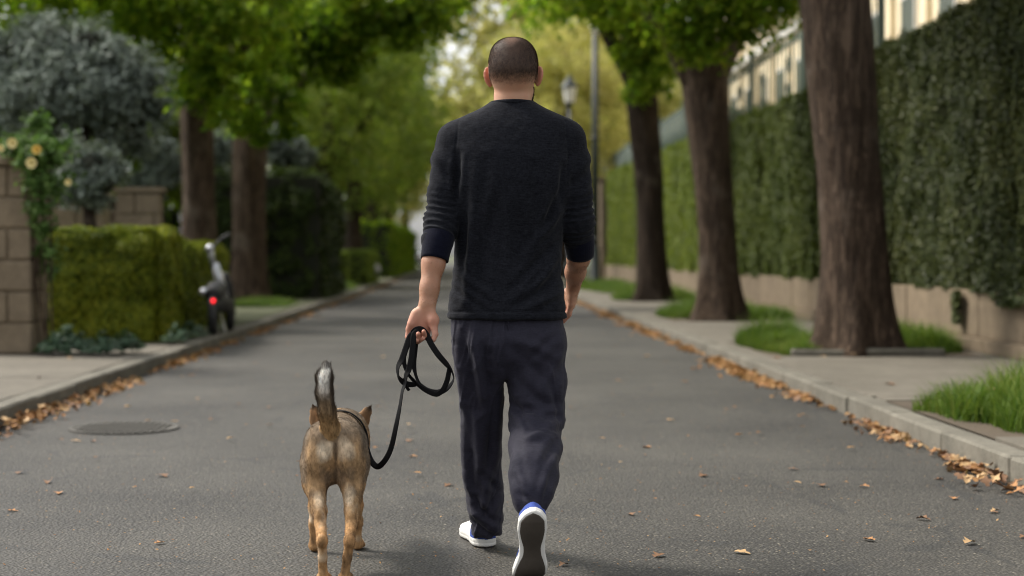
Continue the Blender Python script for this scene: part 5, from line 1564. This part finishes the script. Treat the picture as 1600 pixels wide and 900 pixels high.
def shoe(name_label, xf, inner, parent):
    """xf maps shoe space (x across, y along from heel 0 to toe LEN, z up) to the world; inner = sign of x towards the other foot"""
    n = 70; t = (1 - np.cos(np.linspace(0, np.pi, n))) / 2
    def outline(grow, z, waist=0):
        wz = waist * np.exp(-((t - .46) / .12) ** 2)
        L_ = np.stack([(halfw(t, 1) - wz) * (-inner) + grow * -inner, t * LEN], 1)
        Rr = np.stack([-(halfw(t, -1) - wz) * (-inner) + grow * inner, t * LEN], 1)[::-1]
        o = np.concatenate([L_, Rr]); c = np.array([0, LEN / 2])
        tq = o[:, 1] / LEN; o[:, 1] += grow * (np.clip((tq - .85) / .15, 0, 1) - np.clip((.15 - tq) / .15, 0, 1))
        return np.concatenate([o, np.full((len(o), 1), z)], 1)
    def slab(levels, nm, mat, par, topcap=True):
        rings = [outline(g_, z, .006 if nm == 'outsole' else 0) for (g_, z) in levels]; m = len(rings[0]); Vv = np.concatenate(rings)
        a = np.arange(m); b_ = (a + 1) % m
        Qq = [np.stack([r * m + a, r * m + b_, (r + 1) * m + b_, (r + 1) * m + a], 1) for r in range(len(rings) - 1)]
        half = m // 2; i = np.arange(half - 1)
        capq = lambda o: np.stack([o + i, o + i + 1, o + m - 2 - i, o + m - 1 - i], 1)
        Qq += [capq(0)[:, ::-1], capq((len(rings) - 1) * m)]
        Qq = np.concatenate(Qq)
        Vv = xf(Vv)
        if inner > 0: Qq = Qq[:, ::-1]
        return link(nm, np_mesh(nm, Vv, Qq, True), mat, par)
    sh = empty('shoe', parent.location, name_label); sh.parent = parent; sh.matrix_parent_inverse = Matrix.Translation(-Vector(parent.location))
    slab([(-.0045, -.0015), (-.0030, .001), (-.0025, .0058), (-.004, .0062)], 'outsole', M_out, sh)
    slab([(.0005, .003), (.0035, .006), (.004, .014), (.0032, .0155), (.004, .017), (.004, .027), (.0025, .030), (.001, .030)], 'midsole', M_rub, sh)
    # foxing line
    # upper: rings stacked, narrowing to the ankle opening
    lv = []
    def hgt(tt): return np.interp(tt, [0, .12, .34, .5, .65, .8, .92, 1], [.075, .072, .070, .075, .062, .050, .042, .033])
    m = 2 * n; ringsV = []
    for k, u in enumerate(np.linspace(0, 1, 12)):
        o = outline(.0015, 0); tt = np.clip(o[:, 1] / LEN, 0, 1)
        shrink = (1 - u ** 2.6 * .97)
        if True:
            ux = o[:, 0] * np.where(tt < .45, 1 - .22 * u ** 1.5 - .75 * max(0, u - .85) / .15, (1 - u ** 3.2) * 1.0 + 0)
            uy = o[:, 1] + (LEN * .5 - o[:, 1]) * (.10 * u ** 2 + .05 * u ** 6) * (tt > .5) + .012 * u * (tt < .1)
        zz = .028 + (hgt(tt) - .028) * math.sin(u * math.pi / 2)
        ringsV.append(np.stack([ux, uy, zz], 1))
    Vv = np.concatenate(ringsV); a = np.arange(m); b_ = (a + 1) % m
    Qq = np.concatenate([np.stack([r * m + a, r * m + b_, (r + 1) * m + b_, (r + 1) * m + a], 1) for r in range(11)])
    i = np.arange(n - 1); o_ = 11 * m
    Qq = np.concatenate([Qq, np.stack([o_ + i, o_ + i + 1, o_ + m - 2 - i, o_ + m - 1 - i], 1)])
    if inner > 0: Qq = Qq[:, ::-1]
    up = link('upper', np_mesh('upper', xf(Vv), Qq, True), M_wht, sh)
    # blue heel counter, slightly proud of the canvas
    mt = Vv.reshape(12, m, 3)
    sel = np.nonzero(mt[0][:, 1] < LEN * .30)[0]
    order = np.concatenate([sel[sel >= n], sel[sel < n]])
    hv = mt[0:10][:, order].copy(); cxy = np.array([0, .07])
    for r in range(10):
        dxy = hv[r][:, :2] - cxy; hv[r][:, :2] += dxy / np.linalg.norm(dxy, axis=1)[:, None] * .0022
    k = len(order); a = np.arange(k - 1)
    Qh = np.concatenate([np.stack([r * k + a, r * k + a + 1, (r + 1) * k + a + 1, (r + 1) * k + a], 1) for r in range(9)])
    link('heel_counter', np_mesh('heel_counter', xf(hv.reshape(-1, 3)), Qh if inner < 0 else Qh[:, ::-1], True), M_blue, sh)
    # side flash
    sel = np.nonzero((mt[0][:, 1] > LEN * .36) & (mt[0][:, 1] < LEN * .62) & (np.arange(m) >= n))[0]
    fv = mt[1:6][:, sel].copy(); fv[..., 0] += np.sign(fv[..., 0]) * .002
    k = len(sel); a = np.arange(k - 1)
    Qh = np.concatenate([np.stack([r * k + a, r * k + a + 1, (r + 1) * k + a + 1, (r + 1) * k + a], 1) for r in range(4)])
    link('side_flash', np_mesh('side_flash', xf(fv.reshape(-1, 3)), Qh, True), M_blue, sh)
    # ankle collar
    return sh
def xf_left(V):
    a = math.radians(11); h = P(760, 858, 5.43); V = V * np.array([1.0, 1.0, 1.05])
    x = V[:, 0] * math.cos(a) - V[:, 1] * math.sin(a); y = V[:, 0] * math.sin(a) + V[:, 1] * math.cos(a)
    return np.stack([h[0] + x, h[1] + y, V[:, 2] + .004], 1)
def xf_right(V):
    # toes flat-ish on the ground, the rest of the foot swung up about the ball
    ball = LEN * .74; up = math.radians(68); toe = math.radians(22)
    s_ = V[:, 1] - ball; z = V[:, 2]
    # smooth bend
    k = .035
    ang = toe + (up - toe) * (1 / (1 + np.exp(s_ / .012)))
    # integrate the centre line
    tt = np.linspace(-ball - .02, LEN - ball + .02, 400); an = toe + (up - toe) / (1 + np.exp(tt / .014))
    cyv = np.concatenate([[0], np.cumsum(np.cos(an[:-1]) * np.diff(tt))]); czv = np.concatenate([[0], np.cumsum(-np.sin(an[:-1]) * np.diff(tt))])
    i0 = np.argmin(np.abs(tt)); cyv -= cyv[i0]; czv -= czv[i0]
    y = np.interp(s_, tt, cyv) + z * np.sin(np.interp(s_, tt, an)); zz = np.interp(s_, tt, czv) + z * np.cos(np.interp(s_, tt, an))
    x = V[:, 0]
    roll = math.radians(3)
    return np.stack([.1965 + x * 1.04 * math.cos(roll) + .04 * zz, 4.845 + y * 1.04, .036 + zz * 1.04 + x * math.sin(roll)], 1)
sl_ = shoe('white and blue shoe flat on the ground', xf_left, 1, man)
sr_ = shoe('white and blue shoe with heel lifted, dark sole facing back', xf_right, -1, man)
# ------------------------------------------------------------------ the dog
DX = (524 - VX) / F * 5.0
dog = empty('dog', (DX, 5.15, 0), 'tan and grey dog seen from behind with raised tail, walking left of the man', 'dog')
st = .0042
f = Field(np.arange(-.62, -.25, st), np.arange(4.72, 5.78, st), np.arange(-.01, .70, st))
B = lambda px, py, D: P(px, py, D)
# trunk: rump to chest
xc = DX
f.chain([(xc, 5.03, .415), (xc, 5.13, .417), (xc - .002, 5.26, .400), (xc - .003, 5.38, .392)], [.086, .083, .094, .095], .05, sq=((1, 0, 0), 1.24))
f.chain([(xc, 5.10, .37), (xc, 5.24, .36), (xc - .002, 5.38, .36)], [.060, .075, .085], .04)        # belly/ribs
f.ell((xc, 5.00, .455), (.062, .055, .045), .04)
# pelvis points
for s_ in (-1, 1):
    f.ell((xc + s_ * .050, 4.985, .40), (.042, .055, .085), .035)
    # thigh down to the stifle (forward) and back to the hock
sp = {-1: dict(hip=(487.5, 0), kn=None)}
def leg(s_, hipx, knx, hkx, ftx):
    hip = np.array([hipx, 5.00, .42]); kn = np.array([knx, 5.075, .285]); hk = np.array([hkx, 4.815, .143]); mt = np.array([ftx, 4.835, .035])
    f.chain([hip, (hip + kn) / 2 + np.array([s_ * .004, -.015, 0]), kn], [.062, .058, .038], .03, sq=((1, 0, 0), 1.25))
    f.chain([hip + np.array([0, -.03, -.04]), np.array([knx - s_ * .002, 5.0, .30]), kn * .35 + hk * .65 + np.array([0, -.012, .02])], [.048, .044, .020], .025, sq=((1, 0, 0), 1.2))
    f.chain([kn, kn * .5 + hk * .5 + np.array([0, .005, 0]), hk], [.034, .0215, .0155], .02)
    f.ell(hk + np.array([0, -.010, .004]), (.0165, .018, .022), .012)        # point of hock
    f.chain([hk, (hk + mt) / 2, mt], [.0160, .0132, .0145], .01)
    f.ell(mt + np.array([0, .022, -.015]), (.024, .034, .019), .012)
    for k in (-1.5, -.5, .5, 1.5):
        f.cap(mt + np.array([k * .010, .035, -.017]), mt + np.array([k * .0125, .058 - abs(k) * .005, -.023]), .0095, .0085, .003)
X = lambda px, D: (px - VX) / F * D
leg(-1, X(499, 5.0), X(494, 5.07), X(503, 4.815), X(505, 4.835))
f.ell((xc, 5.04, .335), (.042, .06, .045), .04)
leg(1, X(549, 5.0), X(554, 5.07), X(546, 4.815), X(539, 4.835))
f.cap((xc, 4.905, .46), (xc, 4.93, .31), .010, .010, .0, sub=True)
# fore legs
for s_, px, dy in ((-1, 491, 0.02), (1, 557, .05)):
    x = X(px, 5.36)
    f.chain([(x - s_ * .012, 5.37 + dy, .36), (x, 5.34 + dy, .27), (x, 5.345 + dy, .16), (x, 5.345 + dy, .10), (x, 5.35 + dy, .04)], [.045, .026, .018, .0165, .0165], .02)
    f.ell((x, 5.365 + dy, .022), (.023, .034, .021), .012)
    for k in (-1.5, -.5, .5, 1.5):
        f.cap((x + k * .010, 5.38 + dy, .018), (x + k * .012, 5.40 + dy - abs(k) * .004, .012), .0095, .0085, .003)
# neck and head, carried low in front
hd = B(533, 672, 5.58)
f.chain([(xc - .003, 5.40, .415), (hd[0], 5.50, .42), (hd[0], 5.56, hd[2])], [.082, .064, .056], .03)
f.ell(hd + np.array([0, .01, 0]), (.062, .072, .055), .02)
f.chain([hd + np.array([0, .06, -.012]), hd + np.array([0, .13, -.028]), hd + np.array([0, .165, -.034])], [.036, .026, .021], .02)
for s_ in (-1, 1): f.cap(hd + np.array([s_ * .03, .03, -.02]), hd + np.array([s_ * .022, .07, -.03]), .03, .02, .02)
# ears: upright, turned out
ears = [(B(499, 668, 5.53), B(488.5, 631, 5.50)), (B(559, 668, 5.53), B(580, 633, 5.50))]
for (b_, t_), s_ in zip(ears, (-1, 1)):
    nrm = np.array([s_ * .15, -1, .1])
    side = np.cross(t_ - b_, nrm); side /= np.linalg.norm(side)
    ax = (t_ - b_)
    f.cap(hd + np.array([s_ * .035, 0, .025]), b_ + ax * .1, .022, .018, .015)
    f.chain([b_ - ax * .1, b_ + ax * .35, b_ + ax * .72, t_], [.030, .028, .0175, .0035], .006, sq=(nrm, 2.6))
# tail
tl = [B(521, 694, 4.985), B(517, 674, 4.955), B(511, 645, 4.93), B(507, 615, 4.92), B(507, 590, 4.915), B(510, 574, 4.915)]
f.chain(tl, [.031, .030, .027, .026, .0255, .016], .012)
V, Q = f.mesh(2); V, Q = biggest(V, Q); N = vnormals(V, Q)
V = V + N * (.0018 * fbm(V * np.array([30, 30, 18]), 3, 3))[:, None]
# coat colours by place on the body, plus painted shade below the tail
tan = np.array([.38, .245, .128]); grey = np.array([.17, .135, .10]); cream = np.array([.70, .58, .43]); dark = np.array([.045, .034, .026]); rust = np.array([.44, .23, .09])
pq = pxy(V); z = V[:, 2]
col = np.tile(tan, (len(V), 1))
def blend(c, m):
    global col
    m = np.clip(m, 0, 1)[:, None]; col = col * (1 - m) + np.asarray(c) * m
nz = fbm(V * 22, 3, 8)
d_t, t_t = seg_dist(V, tl[0], tl[-1])
tail = np.min([seg_dist(V, a, b_)[0] for a, b_ in zip(tl[:-1], tl[1:])], axis=0) < .035
back = np.clip((z - .40 - .03 * nz - .25 * np.abs(V[:, 0] - xc)) / .06, 0, 1) + np.clip((np.abs(V[:, 0] - xc) - .078) / .02, 0, 1) * (z > .3)
blend(grey, back * .85 + .15 * nz)
rump = V[:, 1] < 5.06
for (px, py, rx, ry, c, a) in ((506, 703, 15, 19, cream, .95), (541, 706, 14, 22, cream, .6), (549, 735, 9, 16, grey, .45), (500, 780, 9, 18, cream, .65), (545, 775, 10, 20, cream, .6), (524, 745, 18, 22, np.array([.22, .16, .11]), .6),
                               (486, 740, 8, 28, tan, .8), (566, 735, 8, 30, tan, .8), (507, 742, 10, 16, grey, .5), (553, 660, 16, 14, grey, .6), (524, 705, 5, 16, dark, .7), (524, 735, 3.5, 28, dark, .6)):  # dark entries paint shade into the groove under the tail
    q = ((pq[:, 0] - px) / rx) ** 2 + ((pq[:, 1] - py) / ry) ** 2
    blend(c, a * np.clip(1.2 - q + 1.3 * nz, 0, 1) * rump * (~tail))
blend(dark * 1.6, .28 * np.clip(fbm(V * np.array([60, 60, 25]), 2, 77) * 2, 0, 1) * (z > .2))
blend(rust, np.clip((.25 - z) / .08, 0, 1) * .6 * (.8 + .6 * nz))
blend(dark, .65 * np.clip(nz * 2.4 - .2, 0, 1) * (z < .30))
blend(cream, .5 * np.clip(-nz * 2.4 - .3, 0, 1) * (z < .26))
# tail: tan below, dark edges, white face near the tip
u = np.clip((z - tl[0][2]) / (tl[-1][2] - tl[0][2]), 0, 1.1)
cx_ = np.interp(z, [p[2] for p in tl], [p[0] for p in tl])
edge = np.clip((np.abs(V[:, 0] - cx_) - .014) / .008, 0, 1)
blend(np.array([.30, .19, .09]), tail * 1.0 * (u > .02))
blend(np.array([.16, .125, .09]), tail * np.clip((u - .3) / .3, 0, 1) * .8)
blend(np.array([.85, .82, .76]), tail * np.clip((u - .58) / .25, 0, 1) * (1 - edge) * (N[:, 1] < .1))
blend(dark, tail * np.clip((u - .30) / .2, 0, 1) * edge * .9)
blend(dark, tail * np.clip((u - .965) / .03, 0, 1) * .8)
hdm = (V[:, 1] > 5.47)
blend(tan, hdm * .7)
for (b_, t_), s_ in zip(ears, (-1, 1)):
    dd, tt = seg_dist(V, b_, t_)
    near = (dd < .03) & hdm
    blend(tan * 1.1, near * .9); blend(np.array([.16, .08, .05]), near * (N[:, 1] < -.3) * .5); blend(dark, near * np.clip((tt - .72) / .15, 0, 1) * .9)
nose = np.linalg.norm(V - (hd + np.array([0, .19, -.032])), axis=1) < .022
blend(dark * .4, nose * 1.0)
tex = 1 + .30 * noise3(V * np.array([150, 150, 60]), 91) + .22 * noise3(V * np.array([60, 60, 25]), 92)
col = col * tex[:, None]
tone = np.concatenate([np.clip(col, 0, 1), np.ones((len(V), 1))], 1)
M_coat = mat_attr('dog_coat', .85, .22, 90, .15, .5)
link('body', np_mesh('body', V, Q, True, {'tone': tone}), M_coat, dog)
# fur
Lh = np.full(len(V), .009); Lh[z < .24] = .006; Lh[z < .06] = .004; Lh[tail] = .019; Lh[hdm] = .004
Lh = Lh * (1 + .25 * nz)
flow = np.tile(np.array([0, -.75, -.8]), (len(V), 1)); flow[tail] = (tl[-1] - tl[1]) / np.linalg.norm(tl[-1] - tl[1]); flow[hdm] = (0, -1, .1)
rumpf = (~tail) & (V[:, 1] < 5.02); flow[rumpf] = np.stack([(V[rumpf, 0] - xc) * 3, np.full(rumpf.sum(), -.1), np.full(rumpf.sum(), -1.0)], 1)
area_w = V[:, 1] < 5.75
fv, ft, fc = strands(V, N, area_w, Lh, .0010, flow, 130000, 9, .18, tone, .16)
M_fur = mat_attr('dog_fur', .7, .55, 20, .25, 0)
tag(link('fur', np_mesh('fur', fv, ft, False, {'tone': fc}), M_fur, dog), kind='stuff')
mb = MB()
for s_ in (-1, 1): MB().ball(hd + np.array([s_ * .030, .062, .012]), .009).build('eye', M_blk, dog, True)

# harness: strap round the chest and over the back
M_web = mat_plain('black_webbing', (.0038, .0038, .0045), .75, var=.3, bs=60, bump=.12, spec=.18)
har = empty('dog_harness', (DX, 5.3, .4), 'thin black harness strap round the dog\'s chest', 'harness')
th = np.linspace(0, 2 * math.pi, 61)
def strap_ring(cy_, cz, rx, rz, w, name, lean=0.0):
    Vv = []
    for t in th:
        for (dy, dr) in ((-w / 2, 0), (w / 2, 0), (w / 2, .003), (-w / 2, .003)):
            Vv.append([DX - .002 + (rx + dr) * math.cos(t), cy_ + dy + lean * math.sin(t), cz + (rz + dr) * math.sin(t)])
    Vv = np.array(Vv); Qq = []
    for i in range(60):
        for k in range(4):
            Qq.append([i * 4 + k, i * 4 + (k + 1) % 4, (i + 1) * 4 + (k + 1) % 4, (i + 1) * 4 + k])
    return link(name, np_mesh(name, Vv, np.array(Qq)), M_web, har)
strap_ring(5.24, .398, .092, .110, .022, 'chest_strap', -.02)

# ------------------------------------------------------------------ the leash
def ribbon(ctrl, width, nrm, sub=14, thick=.0012, twist=None):
    ctrl = np.array(ctrl, float); n = len(ctrl)
    # Catmull-Rom
    pts = []; us = []
    for i in range(n - 1):
        p0, p1, p2, p3 = ctrl[max(i - 1, 0)], ctrl[i], ctrl[i + 1], ctrl[min(i + 2, n - 1)]
        for t in np.linspace(0, 1, sub, endpoint=False):
            pts.append(.5 * ((2 * p1) + (-p0 + p2) * t + (2 * p0 - 5 * p1 + 4 * p2 - p3) * t * t + (-p0 + 3 * p1 - 3 * p2 + p3) * t ** 3)); us.append(i + t)
    pts.append(ctrl[-1]); us.append(n - 1); pts = np.array(pts); us = np.array(us)
    tan = np.gradient(pts, axis=0); tan /= np.linalg.norm(tan, axis=1)[:, None] + 1e-9
    tw = np.interp(us, range(n), nrm)           # angle of the flat face: 0 = facing the camera (-Y)
    ref = np.array([0, -1.0, 0])
    a = ref - tan * (tan @ ref)[:, None]; a /= np.linalg.norm(a, axis=1)[:, None] + 1e-9
    b_ = np.cross(tan, a)
    nn = a * np.cos(tw)[:, None] + b_ * np.sin(tw)[:, None]; ww = np.cross(tan, nn)
    h = width / 2; t2 = thick / 2
    prof = [(-h, -t2), (-h * .6, -t2 * 1.3), (0, -t2), (h * .6, -t2 * 1.3), (h, -t2), (h, t2), (h * .6, t2 * 1.3), (0, t2), (-h * .6, t2 * 1.3), (-h, t2)]
    m = len(prof)
    V = np.stack([pts + ww * a_ + nn * c_ for (a_, c_) in prof], 1).reshape(-1, 3)
    Q = []
    for i in range(len(pts) - 1):
        for k in range(m): Q.append([i * m + k, i * m + (k + 1) % m, (i + 1) * m + (k + 1) % m, (i + 1) * m + k])
    return V, np.array(Q)
def Z(zx, zy, dy): return P(600 + zx / 5.293, 460 + zy / 5.293, D0 + dy)
leash = empty('leash', Z(270, 300, -.03), 'black webbing dog leash looped in the man\'s left hand and hanging to the dog', 'leash')
WID = .0195
g1 = [Z(235, 318, -.03), Z(268, 292, -.034), Z(310, 290, -.034), Z(350, 330, -.036), Z(390, 410, -.045), Z(450, 500, -.05), Z(515, 575, -.05), Z(562, 640, -.05), Z(575, 700, -.05), Z(545, 755, -.045), Z(490, 795, -.04), Z(430, 812, -.03), Z(350, 790, -.02), Z(290, 730, -.01), Z(258, 650, .0), Z(246, 560, .005), Z(255, 450, .005), Z(262, 380, .0)]
t1 = [.5, .2, .1, .1, .1, .1, .5, 1.25, 1.4, 1.0, .4, .2, .5, 1.2, 1.1, .5, .2, .2]
g2 = [Z(262, 300, -.028), Z(215, 350, -.035), Z(185, 430, -.045), Z(150, 530, -.055), Z(115, 600, -.06), Z(118, 670, -.055), Z(160, 725, -.045), Z(215, 745, -.03), Z(262, 738, -.02), Z(200, 660, -.02), Z(172, 590, -.012), Z(165, 520, -.01), Z(195, 420, -.008), Z(225, 350, -.01)]
t2 = [.5, .1, .1, .2, .9, 1.2, .3, .3, 1.0, 1.2, .9, .8, .6, .4]
g3 = [Z(290, 300, -.036), Z(250, 330, -.046), Z(238, 420, -.052), Z(228, 520, -.055), Z(205, 620, -.055), Z(182, 670, -.055), Z(172, 740, -.055)]
t3 = [.2, .1, 0, .1, .3, .8, 1.0]
g3 += [P(628.5, 612, 5.0), P(625, 634, 5.0), P(619, 665, 5.02), P(611, 700, 5.05), P(601, 720, 5.07), P(590, 729, 5.10), P(580, 720, 5.13), P(573, 702, 5.16), P(569, 684, 5.2), P(565, 668, 5.25), P(560, 657, 5.30), P(548, 650, 5.34)]
t3 += [1.1, 1.0, .7, .5, .4, .3, .3, .3, .4, .6, .9, 1.1]
g4 = [Z(200, 655, -.018), Z(250, 720, -.022), Z(300, 765, -.03), Z(360, 800, -.036), Z(430, 826, -.042), Z(478, 800, -.046), Z(512, 740, -.048), Z(532, 670, -.05), Z(540, 600, -.046)]
t4 = [1.2, 1.0, .8, .3, .2, .3, .2, .3, 1.0]
g5 = [Z(172, 690, -.05), Z(180, 750, -.05), Z(208, 796, -.048)]
vs, qs, n0 = [], [], 0
for (g_, t_, w) in ((g1, t1, WID), (g2, t2, WID), (g3, t3, WID), (g4, t4, .017), (g5, [.3, .5, .6], .012)):
    v_, q_ = ribbon(g_, w, t_); vs.append(v_); qs.append(q_ + n0); n0 += len(v_)
link('strap', np_mesh('strap', np.concatenate(vs), np.concatenate(qs), True), M_web, leash)
MB().tube([P(548, 650, 5.34), P(543, 649, 5.36), P(538, 650, 5.38)], [.005, .0055, .004], 8).build('clip', M_silver, leash, True)
